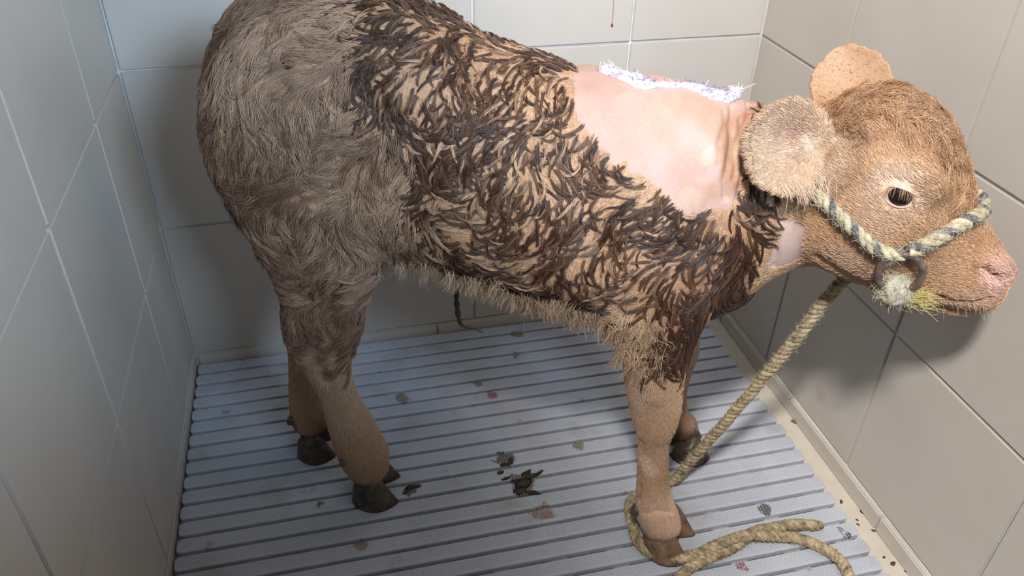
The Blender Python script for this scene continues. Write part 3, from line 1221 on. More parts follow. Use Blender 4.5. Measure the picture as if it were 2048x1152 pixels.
def locks(P, Nn, D, length, steps, curl, height, nstr, rad, conv, frizz, colf):
    """clumps: a guide curve crawling over the skin, strands drawn together towards its tip"""
    n = len(P)
    D = tang(D, Nn)
    L = length * rng.uniform(0.65, 1.3, n)
    cu = curl * (0.75 * np.clip(vnoise(P, 38, 3) * 2.2, -1.3, 1.3) + rng.normal(0, .45, n)) / steps
    cur, nn, d = P.copy(), Nn.copy(), D.copy()
    pts, nrm = [cur.copy()], [nn.copy()]
    for s_ in range(steps):
        d = rot(d, nn, cu)
        cur = cur + d * (L / steps)[:, None]
        for i in range(n):
            q = bvh.find_nearest(cur[i])
            cur[i] = q[0]
            nn[i] = q[1]
        d = tang(d, nn)
        pts.append(cur.copy())
        nrm.append(nn.copy())
    G_ = np.stack(pts, 1)
    Ng = np.stack(nrm, 1)
    k = steps + 1
    t = np.linspace(0, 1, k)
    hp = np.sin(np.pi * (0.06 + 0.80 * t))
    G_ = G_ + Ng * (height * rng.uniform(0.5, 1.4, n))[:, None, None] * hp[None, :, None]
    # strands
    Dt = tang(D, Nn)
    S = np.cross(Nn, Dt)
    o1 = rng.normal(0, 1, (n, nstr)) * rad * 0.75
    o2 = rng.normal(0, 1, (n, nstr)) * rad * 1.1
    o3 = rng.uniform(0.0, 1.0, (n, nstr)) * rad * 0.6
    sc = 1 - conv * t ** 0.8
    off = (S[:, None] * o1[..., None] + Dt[:, None] * o2[..., None])[:, :, None] * sc[None, None, :, None]
    off = off + (Nn[:, None] * o3[..., None])[:, :, None] * sc[None, None, :, None]
    st = G_[:, None] + off
    fr = rng.normal(0, 1, (n, nstr, 1, 3)) * frizz * (t ** 1.5)[None, None, :, None]
    fr2 = rng.normal(0, 1, (n, nstr, k, 3)) * frizz * 0.25 * t[None, None, :, None]
    st = st + fr + fr2
    col = colf(P, n)
    col = col[:, None] * rng.normal(1, 0.14, (n, nstr, 1))
    return st.reshape(-1, k, 3), col.reshape(-1, 3)


def fields(P):
    g = region(P, 0.004)
    return g


bodym = (1 - G['head']) * (1 - G['leg']) * (1 - np.maximum(G['patch'], G['throat']))
U3 = BU3


def flow(P, a_u, a_z, turb, scale, ch):
    n = len(P)
    D = np.tile(U3 * a_u + Z3 * a_z, (n, 1))
    return D, vnoise(P, scale, ch) * turb


# 1. wet curling locks over barrel, shoulder and lower neck
earw = 1.0 - is_ear(X)
bodym = bodym * earw
wet = bodym * (0.42 + 0.58 * sstep(vnoise(X, 32, 9) + 0.5 * vnoise(X, 75, 5), -0.35, 0.35)) * (1 - G['rump'] * 0.97) * (1 - belly * 0.8)
P, Nn, Cc = sample(wet, 17000, 0.25)
neckw = sstep(frames(P)[0], 0.44, 0.60)
D0 = np.outer(1 - neckw, U3 * -0.55 + Z3 * -0.75) + np.outer(neckw, U3 * 0.12 + Z3 * -1.0)
D0 = rot(tang(D0, Nn), Nn, vnoise(P, 26, 8) * (1.15 - 0.75 * neckw) + rng.normal(0, .22, len(P)))
# along the spine the coat parts away from the ridge
DARK, MID, TAN = np.array([0.050, 0.024, 0.015]), np.array([0.17, 0.088, 0.050]), np.array([0.46, 0.29, 0.18])


def wetcol(P, n):
    q = -0.06 - vnoise(P, 32, 9) * 0.4 + rng.normal(0, 0.5, n)
    q = q - 0.45 * sstep(frames(P)[0], 0.40, 0.56) * (1 - sstep(P[:, 2], .58, .70)) - 0.1 * sstep(frames(P)[0], 0.35, 0.6)
    a = np.clip(q + 0.35, 0, 1)[:, None]
    b_ = np.clip((q - 0.45) * 2, 0, 1)[:, None]
    c = DARK * (1 - a) + MID * a
    return c * (1 - b_) + TAN * b_


st, hc_ = locks(P, Nn, D0, 0.030 + 0.016 * neckw * (1 - sstep(P[:, 2], .60, .70)), 7, 1.35, 0.0032, 13, 0.0020, 0.90, 0.0009, wetcol)
rad_l = np.array([0.00034, 0.00036, 0.00036, 0.00034, 0.00031, 0.00027, 0.00021, 0.00011])
o = tag(to_calf(hair_obj('wet_coat', st, rad_l, hc_, M_WET)), 'dark wet curled locks of hair', kind='stuff')

# 2. dry softer coat of the rump and thigh
rp = bodym * G['rump']
P, Nn, Cc = sample(rp, 14000, 0.25)
D0 = np.tile(U3 * -0.30 + Z3 * -0.9, (len(P), 1))
D0 = rot(tang(D0, Nn), Nn, vnoise(P, 30, 10) * 1.15 + rng.normal(0, .18, len(P)))


def rumpcol(P, n):
    q = np.clip(0.45 + vnoise(P, 26, 11) * 0.6 + vnoise(P, 70, 6) * .25 + rng.normal(0, 0.22, n), 0, 1)[:, None]
    return np.array([0.165, 0.088, 0.052]) * (1 - q) + np.array([0.45, 0.29, 0.19]) * q


st, hc_ = locks(P, Nn, D0, 0.032, 5, 0.8, 0.0042, 15, 0.0040, 0.66, 0.0020, rumpcol)
tag(to_calf(hair_obj('rump_coat', st, np.array([0.00028, 0.00028, 0.00027, 0.00024, 0.0002, 0.0001]), hc_, M_HAIR)), 'softer dry brown hair over rump and thigh', kind='stuff')

# 3. pale curly fringe under the belly and brisket
P, Nn, Cc = sample(np.clip(belly * 1.2, 0, 1) * bodym, 16000, 0.6)
D0 = np.tile(U3 * -0.1 + Z3 * -0.6, (len(P), 1)) + rng.normal(0, .5, (len(P), 3)) - 0.3 * Z3


def bellycol(P, n):
    q = np.clip(0.55 + rng.normal(0, 0.3, n), 0, 1)[:, None]
    return np.array([0.22, 0.125, 0.07]) * (1 - q) + np.array([0.58, 0.41, 0.27]) * q


n = len(P)
k = 7
ns = 9
t = np.linspace(0, 1, k)
L = rng.uniform(0.010, 0.028, n)
D0 = D0 / np.linalg.norm(D0, axis=1, keepdims=True) + Nn * 0.5
D0 /= np.linalg.norm(D0, axis=1, keepdims=True)
side = np.cross(D0, rng.normal(0, 1, (n, 3)))
side /= np.linalg.norm(side, axis=1, keepdims=True)
ph = rng.uniform(0, 6.28, n)
wv = 0.0032 * np.sin(ph[:, None] + 5.5 * t[None])
g_ = P[:, None] + D0[:, None] * (L[:, None, None] * t[None, :, None]) + side[:, None] * wv[..., None] - Z3 * (0.006 * t ** 2)[None, :, None]
offs = rng.normal(0, 0.0045, (n, ns, 1, 3)) * (1 - 0.45 * t)[None, None, :, None] + rng.normal(0, 0.0035, (n, ns, 1, 3)) * (t ** 2)[None, None, :, None]
st = (g_[:, None] + offs).reshape(-1, k, 3)
hc_ = (bellycol(P, n)[:, None] * rng.normal(1, .12, (n, ns, 1))).reshape(-1, 3)
tag(to_calf(hair_obj('belly_fringe', st, np.linspace(0.00028, 0.00012, k), hc_, M_HAIR)), 'pale curly fringe hanging under the belly', kind='stuff')

# 4. short coat: head, ears, legs, undercoat
short = np.clip(G['head'] + G['leg'] + is_ear(X), 0, 1)
nose = 1 - sstep(np.linalg.norm(X - H(2025, 545, 0), axis=1), 0.030, 0.050)
eyeo = 1 - sstep(np.minimum(np.linalg.norm(X - EC, axis=1), np.linalg.norm(X - mirror_head([EC])[0], axis=1)), 0.0245, 0.029)
short = short * (1 - nose * 0.9) * (1 - eyeo) * (1 - G['throat']) * sstep(z, SLZ + 0.02, SLZ + 0.035)
short = short * (1 - 0.93 * (np.linalg.norm(X - (f_b + f_t) / 2, axis=1) < 0.085) * (np.linalg.norm(X - f_t, axis=1) < 0.115))
P, Nn, Cc = sample(short, 560000, 0.45)
g = frames(P)
ishead = sstep(g[2], 0.0, 0.03) * sstep(P[:, 2], 0.42, 0.46)
D0 = np.outer(ishead, -HU3 * 0.9 + Z3 * 0.25) + np.outer(1 - ishead, -Z3)
dn_ = P - (e_b + e_t) / 2
inear = (np.linalg.norm(dn_, axis=1) < 0.085) & ((dn_ @ unit(e_t - e_b)) > -0.045)
D0[inear] = unit(e_t - e_b) * 0.4 + dn_[inear] * 9 - Z3 * 0.2
D0 = D0 + np.where(inear | (np.linalg.norm(P - (f_b + f_t) / 2, axis=1) < .08), 0.08, 0.35)[:, None] * np.stack([vnoise(P, 30, 0), vnoise(P, 30, 1), vnoise(P, 30, 2)], 1)
farear = np.linalg.norm(P - (f_b + f_t) / 2, axis=1) < .085
ln = np.where(farear, 0.0045, np.where(inear, 0.0065, 1.0)) * np.where(farear | inear, 1.0, np.where(ishead > .5, 0.0070, 0.0085))
st, hc_ = fur(P, Nn, Cc, D0, ln, np.where(inear, 0.45, 0.45), 4, 0.55, 0.2, 0.10)
tag(to_calf(hair_obj('short_coat', st, np.array([0.00026, 0.00026, 0.00021, 0.0001]), hc_, M_HAIR)), 'short tan hair of head and legs', kind='stuff')
# undercoat between the locks
P, Nn, Cc = sample(bodym, 120000, 0.3)
D0 = np.tile(U3 * -0.4 + Z3 * -0.8, (len(P), 1))
D0 = rot(tang(D0, Nn), Nn, vnoise(P, 26, 8) * 1.0)
st, hc_ = fur(P, Nn, Cc * 1.3, D0, np.full(len(P), 0.010), np.full(len(P), 0.25), 4, 0.6, 0.35, 0.15)
tag(to_calf(hair_obj('undercoat', st, np.array([0.0003, 0.0003, 0.00025, 0.00012]), hc_, M_HAIR)), 'tan undercoat between the locks', kind='stuff')

# 5. forelock curls on poll and forehead, tail brush, ear fringe, fetlock hair
q0, q1 = H(1775, 215, 0), H(1885, 265, 0)
dp = seg_dist(X, np.array([H(1690, 215, 0), q0, q1, H(1915, 320, 0)]))
pollm = (1 - sstep(dp, 0.03, 0.075)) * G['head'] * sstep(d_ear, 0.055, 0.075)
P, Nn, Cc = sample(pollm, 15000, 1.0)
D0 = HU3 * 0.5 + Z3 * -0.1 + rng.normal(0, .55, (len(P), 3))


def pollcol(P, n):
    q = np.clip(0.5 + rng.normal(0, 0.3, n), 0, 1)[:, None]
    return np.array([0.26, 0.13, 0.062]) * (1 - q) + np.array([0.52, 0.315, 0.175]) * q


st, hc_ = locks(P, Nn, D0, 0.018, 5, 1.0, 0.0045, 16, 0.0045, 0.35, 0.0022, pollcol)
tag(to_calf(hair_obj('forelock', st, np.array([0.00022, 0.00022, 0.00021, 0.0002, 0.00016, 0.00008]), hc_, M_HAIR)), 'curly reddish hair on poll and forehead', kind='stuff')
tm = tailw * (1 - sstep(z, 0.58, 0.66)) * (z > 0.4)
P, Nn, Cc = sample(tm, 60000, 1.0)
D0 = np.tile(B(540, 556) - B(500, 470), (len(P), 1)) * 8 + Nn * 0.25
st, hc_ = fur(P, Nn, np.tile([0.045, 0.026, 0.018], (len(P), 1)), D0, np.full(len(P), 0.035), np.full(len(P), 0.25), 5, 0.4, 0.2)
tag(to_calf(hair_obj('tail_brush', st, np.linspace(0.0004, 0.00012, 5), hc_, M_HAIR)), 'dark hair of the tail brush', kind='stuff')
# tufts hanging below the near ear and behind the poll
P, Nn = [], []
for x, y, m, sprd in ((1590, 368, 60, 18), (1620, 372, 90, 16), (1640, 360, 60, 14)):
    for _ in range(m):
        q, n_ = hit(x + random.gauss(0, sprd), y + random.gauss(0, 7))
        if q is not None and np.linalg.norm(q - H(1600, 300, .07)) < 0.15:
            P.append(q)
            Nn.append(n_)
P, Nn = np.array(P), np.array(Nn)
up = project(P)[:, 1] < 260
D0 = np.where(up[:, None], Z3 * 0.9 - HU3 * 0.1, -Z3 * 0.8 + HU3 * 0.25)
st, hc_ = fur(P, Nn, np.where(up[:, None], [[0.20, 0.10, 0.05]], [[0.55, 0.39, 0.27]]), D0, np.where(up, 0.016, 0.026), np.where(up, 1.2, 0.35), 5, 0.4, 0.3)
tag(to_calf(hair_obj('ear_tuft', st, np.linspace(0.0004, 0.00012, 5), hc_, M_HAIR)), 'loose pale hair hanging below the ear', kind='stuff')
# lashes
V = []
for side_ in (0, 1):
    ec, o_, r_ = (EC, eout, eright) if side_ == 0 else (mirror_head([EC])[0], mv(eout), mv(eright))
    u_ = eup if side_ == 0 else mv(eup)
    for i in range(46):
        a = math.radians(random.uniform(18, 165))
        p0 = ec + r_ * 0.019 * math.cos(a) + u_ * (0.0105 * math.sin(a) * (1 - .25 * abs(math.cos(a)) ** 3) - 0.0015 * math.cos(a)) + o_ * math.sqrt(max(0.0245 ** 2 - (0.019 * math.cos(a)) ** 2 - 0.0001, 0))
        Lh = random.uniform(0.010, 0.015)
        ts = np.linspace(0, 1, 5)[:, None]
        V.append(p0 + Lh * (o_ * (0.75 * ts) - u_ * (0.95 * ts - 0.25 * ts ** 2) + r_ * (random.gauss(0, .10) + 0.12 * math.cos(a)) * ts))
V = np.array(V)
tag(to_calf(hair_obj('eyelash', V, np.linspace(0.00026, 0.0001, 5), np.tile([0.30, 0.17, 0.09], (len(V), 1)) * rng.uniform(.4, 1.5, (len(V), 1)), M_HAIR)), 'long brown lashes', kind='stuff')
# chin whiskers
V = []
for i in range(34):
    q, n_ = hit(random.uniform(1880, 1985), random.uniform(590, 615))
    if q is None: continue
    ts = np.linspace(0, 1, 5)[:, None]
    V.append(q + (n_ * .5 - Z3 * 0.5 + HU3 * .3) * random.uniform(0.008, 0.022) * ts + rng.normal(0, .002, 3) * ts ** 2)
if V:
    V = np.array(V)
    tag(to_calf(hair_obj('whisker', V, np.linspace(0.00022, 0.0001, 5), np.tile([0.5, 0.4, 0.28], (len(V), 1)), M_HAIR)), 'fine pale chin whiskers', kind='stuff')

# ------------------------------------------------------------------ umbilical cord
def tube(path, radii, n=8, twist=0.0):
    path = np.asarray(path, float)
    m = len(path)
    T = np.gradient(path, axis=0)
    T /= np.linalg.norm(T, axis=1, keepdims=True) + 1e-12
    up = np.array([0.13, 0.31, 0.94])
    A = np.cross(T[0], up)
    A /= np.linalg.norm(A)
    V = []
    As = []
    for i in range(m):
        A = A - T[i] * (A @ T[i])
        A /= np.linalg.norm(A) + 1e-12
        As.append(A.copy())
    As = np.array(As)
    Bs = np.cross(T, As)
    a = np.linspace(0, 2 * np.pi, n, endpoint=False)
    R_ = np.broadcast_to(radii, (m,))
    V = path[:, None] + R_[:, None, None] * (As[:, None] * np.cos(a)[None, :, None] + Bs[:, None] * np.sin(a)[None, :, None])
    F = [(i * n + j, i * n + (j + 1) % n, (i + 1) * n + (j + 1) % n, (i + 1) * n + j) for i in range(m - 1) for j in range(n)]
    F += [tuple(range(n - 1, -1, -1)), tuple((m - 1) * n + j for j in range(n))]
    return V.reshape(-1, 3), F, As, Bs


def smooth_path(pts, step):
    P = np.array(pts, float)
    P = np.concatenate([[2 * P[0] - P[1]], P, [2 * P[-1] - P[-2]]])
    out = []
    for i in range(1, len(P) - 2):
        t = np.linspace(0, 1, 24, endpoint=False)[:, None]
        a, b_, c_, d_ = P[i - 1], P[i], P[i + 1], P[i + 2]
        out.append(0.5 * (2 * b_ + (c_ - a) * t + (2 * a - 5 * b_ + 4 * c_ - d_) * t ** 2 + (3 * b_ - a - 3 * c_ + d_) * t ** 3))
    out = np.concatenate(out + [P[-2:-1]])
    s = np.concatenate([[0], np.cumsum(np.linalg.norm(np.diff(out, axis=0), axis=1))])
    u = np.linspace(0, s[-1], max(int(s[-1] / step), 8))
    return np.stack([np.interp(u, s, out[:, k]) for k in range(3)], 1)


M_CORD, nt, b = mat_new('dried_cord', (0.03, 0.02, 0.016), 0.5, 0.4)
bump(nt, b, noise(nt, coords(nt, 'World'), 150.0, 3.0), 0.5, 0.002)
cp = smooth_path([B(x, y, 0.01) for x, y in ((915, 505), (917, 535), (919, 562), (913, 590), (915, 620), (920, 645), (930, 653), (948, 657), (966, 665))], 0.002)
tt = np.linspace(0, 1, len(cp))
V, F, _, _ = tube(cp, np.interp(tt, [0, .15, .4, .65, .75, 1], [.005, .0028, .0038, .0042, .003, .0008]) * (1 + .18 * np.sin(tt * 60)), 8)
o = to_calf(mesh_obj('umbilical_cord', V, F, M_CORD, smooth=True))
o['label'] = 'thin black dried umbilical cord'

# ------------------------------------------------------------------ ropes
def rope_mat(name, c0, c1, c2, rough=0.8):
    m, nt, b = mat_new(name, c0, rough, 0.2)
    co = coords(nt, 'World')
    f = noise(nt, co, 120.0, 4.0, 0.7)
    r = ramp(nt, f, [(0.32, c2), (0.48, c0), (0.66, c1)])
    f2 = ramp(nt, noise(nt, co, 22.0, 3.0, 0.6), [(0.38, (0.72, 0.72, 0.72)), (0.62, (1, 1, 1))])
    nt.links.new(mix(nt, 1.0, r.outputs['Color'], f2.outputs['Color'], 'MULTIPLY'), b.inputs['Base Color'])
    bump(nt, b, noise(nt, co, 900.0, 3.0, 0.7), 0.7, 0.0015)
    return m


M_ROPE = rope_mat('lead_rope_fibre', (0.46, 0.375, 0.235), (0.64, 0.54, 0.37), (0.18, 0.13, 0.08))
M_ROPED = rope_mat('lead_rope_dark_fibre', (0.34, 0.265, 0.165), (0.52, 0.42, 0.27), (0.10, 0.075, 0.05))
M_CREAM = rope_mat('halter_cream_fibre', (0.50, 0.43, 0.28), (0.66, 0.60, 0.44), (0.22, 0.19, 0.14))
M_GREYR = rope_mat('halter_grey_fibre', (0.14, 0.135, 0.13), (0.40, 0.37, 0.30), (0.07, 0.07, 0.07))


def rope(parent, path, R_, pitch, mats, name='strand', wob=0.0, taper=None, n=7):
    """plaited rope: strands weaving round one centre line; each strand its own part"""
    T = np.gradient(path, axis=0)
    _, _, As, Bs = tube(path, 0.001, 4)
    s = np.concatenate([[0], np.cumsum(np.linalg.norm(np.diff(path, axis=0), axis=1))])
    for k, m in enumerate(mats):
        ph = 2 * np.pi * k / len(mats)
        a = 2 * np.pi * s / pitch + ph
        r = R_ * (1 + wob * np.sin(s * 130 + k * 2.1))
        if taper is not None:
            r = r * taper
        q = path + (As * np.cos(a)[:, None] + Bs * np.sin(a)[:, None]) * (r * 0.50)[:, None]
        V, F, _, _ = tube(q, r * 0.56, n)
        mo = mesh_obj(name, V, F, m, smooth=True)
        mo.parent = parent
        mo.matrix_parent_inverse = Matrix.Translation(-Vector(parent.location))


def fibres(parent, path, R_, n, length, col, name='loose_fibre', spread=1.0):
    i = rng.integers(1, len(path) - 1, n)
    base = path[i]
    d = rng.normal(0, 1, (n, 3))
    tg = path[i] - path[i - 1]
    tg /= np.linalg.norm(tg, axis=1, keepdims=True)
    d = d - tg * (d * tg).sum(1, keepdims=True)
    d /= np.linalg.norm(d, axis=1, keepdims=True)
    t = np.linspace(0, 1, 5)[None, :, None]
    e = rng.normal(0, 1, (n, 3))
    L = (length * rng.uniform(0.4, 1.4, n))[:, None, None]
    sg = np.sign(rng.normal(0, 1, n))[:, None]
    P = (base + d * R_ * 0.9)[:, None] + L * (t * (d * 0.5 * spread + tg * 0.8 * sg)[:, None] + t ** 2 * e[:, None] * 0.35)
    o = hair_obj(name, P, np.linspace(0.00022, 0.0001, 5), np.array(col) * rng.uniform(.6, 1.35, (n, 1)), M_HAIR)
    o.parent = parent
    o.matrix_parent_inverse = Matrix.Translation(-Vector(parent.location))
    tag(o, kind='stuff')
    return o


def skin_path(pts, off):
    out = []
    for x, y in pts:
        q, n_ = hit(x, y)
        while q is None:
            x -= 2
            y += 2
            q, n_ = hit(x, y)
        out.append(q + n_ * off)
    return np.array(out)


HR = 0.0082
halter = tag(empty('rope_halter', H(1800, 540, 0.06)), 'cream and grey braided rope halter with rusty ring on the calf head', 'halter')
hinv = Matrix.Translation(-Vector(halter.location))
near_cheek = skin_path([(1634, 378), (1652, 398), (1682, 428), (1716, 458), (1748, 486), (1778, 500), (1806, 502)], HR * 0.9)
over = np.array([H(1624, 352, 0.072), H(1612, 312, 0.060), H(1608, 280, 0.045), H(1616, 260, 0.025), H(1622, 254, 0.0)])
cheek = np.concatenate([mirror_head(near_cheek[::-1]), mirror_head(over[:-1]), over[::-1], near_cheek])
ch = empty('cheek_rope', near_cheek[3], halter)
ch.matrix_parent_inverse = hinv
rope(ch, smooth_path(cheek, 0.002), HR, 0.034, [M_CREAM, M_GREYR, M_CREAM], wob=.05)
near_nose = skin_path([(1816, 496), (1842, 484), (1872, 469), (1905, 451), (1934, 436), (1950, 428)], HR * 0.9)
brid = np.array([H(1963, 424, 0.0)]) + Z3 * 0.003
nose_p = np.concatenate([near_nose, brid, mirror_head(near_nose[::-1])])
nb_ = empty('nose_rope', near_nose[3], halter)
nb_.matrix_parent_inverse = hinv
rope(nb_, smooth_path(nose_p, 0.002), HR * 1.08, 0.036, [M_CREAM, M_CREAM, M_GREYR], wob=.05)
kn, kn_n = hit(1793, 562)
rc, rc_n = hit(1800, 535)
M_RUST, nt, b = mat_new('rusty_ring', (0.14, 0.09, 0.075), 0.55, 0.4)
b.inputs['Metallic'].default_value = 0.35
co = coords(nt, 'World')
c1 = ramp(nt, noise(nt, co, 90.0, 4.0), [(0.35, (0.10, 0.075, 0.068)), (0.6, (0.19, 0.12, 0.095)), (0.8, (0.27, 0.17, 0.12))])
nt.links.new(c1.outputs['Color'], b.inputs['Base Color'])
bump(nt, b, noise(nt, co, 300.0, 3.0), 0.4, 0.001)


def halter_ring(c, nrm, a1, mirrored):
    a2 = np.cross(nrm, a1)
    th = np.linspace(0, 2 * np.pi, 49)[:-1]
    V, F = [], []
    for i, t_ in enumerate(th):
        ctr = c + a1 * 0.0245 * math.cos(t_) + a2 * 0.029 * math.sin(t_)
        rad_ = unit(a1 * math.cos(t_) + a2 * math.sin(t_))
        for j in range(10):
            u_ = 2 * math.pi * j / 10
            V.append(ctr + 0.0046 * (rad_ * math.cos(u_) + nrm * math.sin(u_)))
    m = len(th)
    for i in range(m):
        for j in range(10):
            F.append((i * 10 + j, ((i + 1) % m) * 10 + j, ((i + 1) % m) * 10 + (j + 1) % 10, i * 10 + (j + 1) % 10))
    o = mesh_obj('ring', V, F, M_RUST, halter, smooth=True)
    o.matrix_parent_inverse = hinv
    o['label'] = 'rusty metal halter ring'


rn = unit(rc_n * 0.7 + HN3 * 0.6)
ra1 = unit(HU3 - rn * (HU3 @ rn))
RC = rc + rn * 0.011
halter_ring(RC, rn, ra1, False)
halter_ring(mirror_head([RC])[0], mv(rn), mv(ra1), True)
# knot: a ball of wound rope turns
M_KNOT = rope_mat('knot_fibre', (0.44, 0.40, 0.31), (0.60, 0.56, 0.46), (0.20, 0.18, 0.14))


def knot(c):
    k = empty('knot', c, halter)
    k.matrix_parent_inverse = hinv
    for q in range(5):
        ax = rng.normal(0, 1, 3)
        ax /= np.linalg.norm(ax)
        p = unit(np.cross(ax, [0.2, 0.5, 0.8]))
        r_ = np.cross(ax, p)
        th = np.linspace(0, 2 * np.pi, 40)
        path = c + np.outer(np.cos(th), p) * 0.0125 + np.outer(np.sin(th), r_) * 0.0135 + np.outer(np.sin(th * 2), ax) * 0.002
        V, F, _, _ = tube(path, 0.0088, 8)
        o = mesh_obj('rope_turn', V, F, M_KNOT, smooth=True)
        o.parent = k
        o.matrix_parent_inverse = Matrix.Translation(-Vector(c))
    n = 420
    d = rng.normal(0, 1, (n, 3))
    d /= np.linalg.norm(d, axis=1, keepdims=True)
    t = np.linspace(0, 1, 6)[None, :, None]
    e = rng.normal(0, 1, (n, 3))
    L = rng.uniform(.004, .010, n)[:, None, None]
    P = (c + d * 0.0190)[:, None] + L * (t * (d * .5 + e * .35)[:, None] + t ** 2 * np.cross(e, d)[:, None] * .7)
    o = hair_obj('loose_fibre', P, np.linspace(.00026, .00012, 6), np.array([.52, .47, .34]) * rng.uniform(.6, 1.3, (n, 1)), M_HAIR)
    o.parent = k
    o.matrix_parent_inverse = Matrix.Translation(-Vector(c))
    tag(o, kind='stuff')
    return k


KC = kn + unit(kn_n) * 0.013
knot(KC)
KF = mirror_head([KC])[0]
knot(KF)
# chin rope between the knots
chin = np.array([KC, H(1788, 592, 0.045), H(1780, 602, 0.0), H(1788, 592, -0.045), KF])
cr = empty('chin_rope', chin[2], halter)
cr.matrix_parent_inverse = hinv
rope(cr, smooth_path(chin, 0.002), HR, 0.034, [M_ROPED, M_GREYR, M_CREAM], wob=.05)
# frayed yellow end beside the knot
n = 260
base = KC + (H(1815, 588, .05) - H(1795, 575, .05)) * 0.9
d = unit(H(1868, 592, .05) - H(1800, 580, .05))
t = np.linspace(0, 1, 7)[None, :, None]
e = rng.normal(0, 1, (n, 3))
P = (base + rng.normal(0, .0035, (n, 3)))[:, None] + rng.uniform(.012, .034, n)[:, None, None] * (t * (d + e * .22)[:, None]) + .007 * np.sin(t * rng.uniform(3, 9, (n, 1, 1)) + rng.uniform(0, 6, (n, 1, 1))) * t * rng.normal(0, .5, (n, 1, 3))
o = hair_obj('frayed_end', P, np.linspace(.0003, .00016, 7), np.array([.58, .48, .20]) * rng.uniform(.6, 1.25, (n, 1)), M_HAIR)
o.parent = halter
o.matrix_parent_inverse = hinv
tag(o, 'yellow frayed rope end', kind='stuff')
fibres(halter, smooth_path(near_cheek, .002), HR, 500, 0.006, [.55, .5, .36])
fibres(halter, smooth_path(near_nose, .002), HR, 500, 0.006, [.58, .52, .36])

# lead rope: from the far ring under the jaw, down behind the foreleg, round the hoof and out over the slats
LR = 0.0092
zr = SLZ + LR * 1.2
lead = tag(empty('lead_rope', on_floor(1500, 1075, SLZ)), 'khaki lead rope hanging from the halter and curling round the front hoof', 'rope')
p_top = H(1692, 556, -0.040)
p_low = on_floor(1345, 962, zr)
sag = [p_top + (p_low - p_top) * q - Z3 * 0.010 * math.sin(math.pi * q) for q in (0, .25, .5, .75)]
fl1 = [on_floor(x, y, zr + dz) for x, y, dz in ((1345, 962, 0), (1322, 976, 0), (1288, 985, 0), (1262, 1003, 0), (1262, 1035, 0.004), (1274, 1078, 0.002), (1305, 1106, 0), (1353, 1116, 0), (1392, 1110, 0), (1434, 1090, .012), (1480, 1073, .014), (1525, 1071, .011), (1571, 1074, .004),
                                                 (1617, 1083, 0), (1663, 1106, 0), (1691, 1136, 0), (1700, 1165, 0), (1690, 1215, 0), (1620, 1250, 0), (1500, 1245, 0), (1400, 1205, 0), (1360, 1168, 0), (1372, 1142, 0), (1396, 1125, 0), (1424, 1114, 0), (1455, 1100, 0), (1488, 1080, 0), (1508, 1064, 0), (1540, 1056, 0), (1594, 1049, 0), (1644, 1051, 0))]
lp = smooth_path([H(1760, 572, -0.060)] + sag + fl1, 0.0024)
lp[:, 2] = np.maximum(lp[:, 2], zr)
tp = np.ones(len(lp))
tp[-8:] = np.linspace(1.1, .7, 8)
rope(lead, lp, LR, 0.030, [M_ROPE, M_ROPED, M_ROPE], wob=.07, taper=tp)
fibres(lead, lp, LR, 6500, 0.0055, [.52, .43, .27])

# ------------------------------------------------------------------ gauze dressing stitched along the neck crest
M_GAUZE, nt, b = mat_new('gauze', (0.86, 0.85, 0.87), 0.85, 0.2)
co = coords(nt, 'World')
g1 = ramp(nt, noise(nt, co, 75.0, 4.0, 0.7), [(0.50, (0.70, 0.69, 0.71)), (0.60, (0.46, 0.42, 0.58)), (0.68, (0.50, 0.17, 0.20))])
nt.links.new(g1.outputs['Color'], b.inputs['Base Color'])
bump(nt, b, noise(nt, co, 380.0, 4.0, 0.7), 0.8, 0.003)
lo_ = [(1198, 144), (1222, 152), (1250, 162), (1270, 174), (1290, 179), (1312, 177), (1345, 175), (1380, 178), (1398, 186), (1420, 197), (1442, 203), (1463, 206), (1478, 198)]
up_ = [(1206, 136), (1236, 139), (1260, 144), (1280, 149), (1295, 160), (1314, 166), (1345, 168), (1382, 170), (1402, 171), (1422, 179), (1442, 181), (1462, 180), (1480, 184)]
m = 60
tl_ = np.linspace(0, len(lo_) - 1, m)
lo_a, up_a = np.array(lo_, float), np.array(up_, float)
ii = np.arange(len(lo_))
rows = []
w_n = 9
for q in range(m):
    a = np.array([np.interp(tl_[q], ii, lo_a[:, 0]), np.interp(tl_[q], ii, lo_a[:, 1])])
    c_ = np.array([np.interp(tl_[q], ii, up_a[:, 0]), np.interp(tl_[q], ii, up_a[:, 1])])
    row = []
    for w_ in range(w_n):
        f = w_ / (w_n - 1)
        x, y = a + (c_ - a) * f
        h_, n_ = hit(x, y + 1)
        g_ = 0
        while h_ is None and g_ < 40:
            y += 1.5
            h_, n_ = hit(x, y)
            g_ += 1
        edge = math.sin(math.pi * min(max(f, .06), .94))
        lift = 0.0012 + 0.0052 * edge * (0.55 + 0.6 * random.random()) + (0.006 * edge if q > m - 8 else 0)
        row.append(h_ + unit(n_ + Z3 * 0.4) * lift + rng.normal(0, .0007, 3))
    rows.append(row)
rows = np.array(rows)
V = np.concatenate([rows.reshape(-1, 3), (rows - 0.0045 * unit(np.array([0.1, -0.3, 1.0]))).reshape(-1, 3)])
F = []
o2 = m * w_n
for q in range(m - 1):
    for w_ in range(w_n - 1):
        i0 = q * w_n + w_
        F.append((i0, i0 + 1, i0 + w_n + 1, i0 + w_n))
        F.append((o2 + i0, o2 + i0 + w_n, o2 + i0 + w_n + 1, o2 + i0 + 1))
    for i0, i1 in ((q * w_n, (q + 1) * w_n), (q * w_n + w_n - 1, (q + 1) * w_n + w_n - 1)):
        F.append((i0, i1, o2 + i1, o2 + i0))
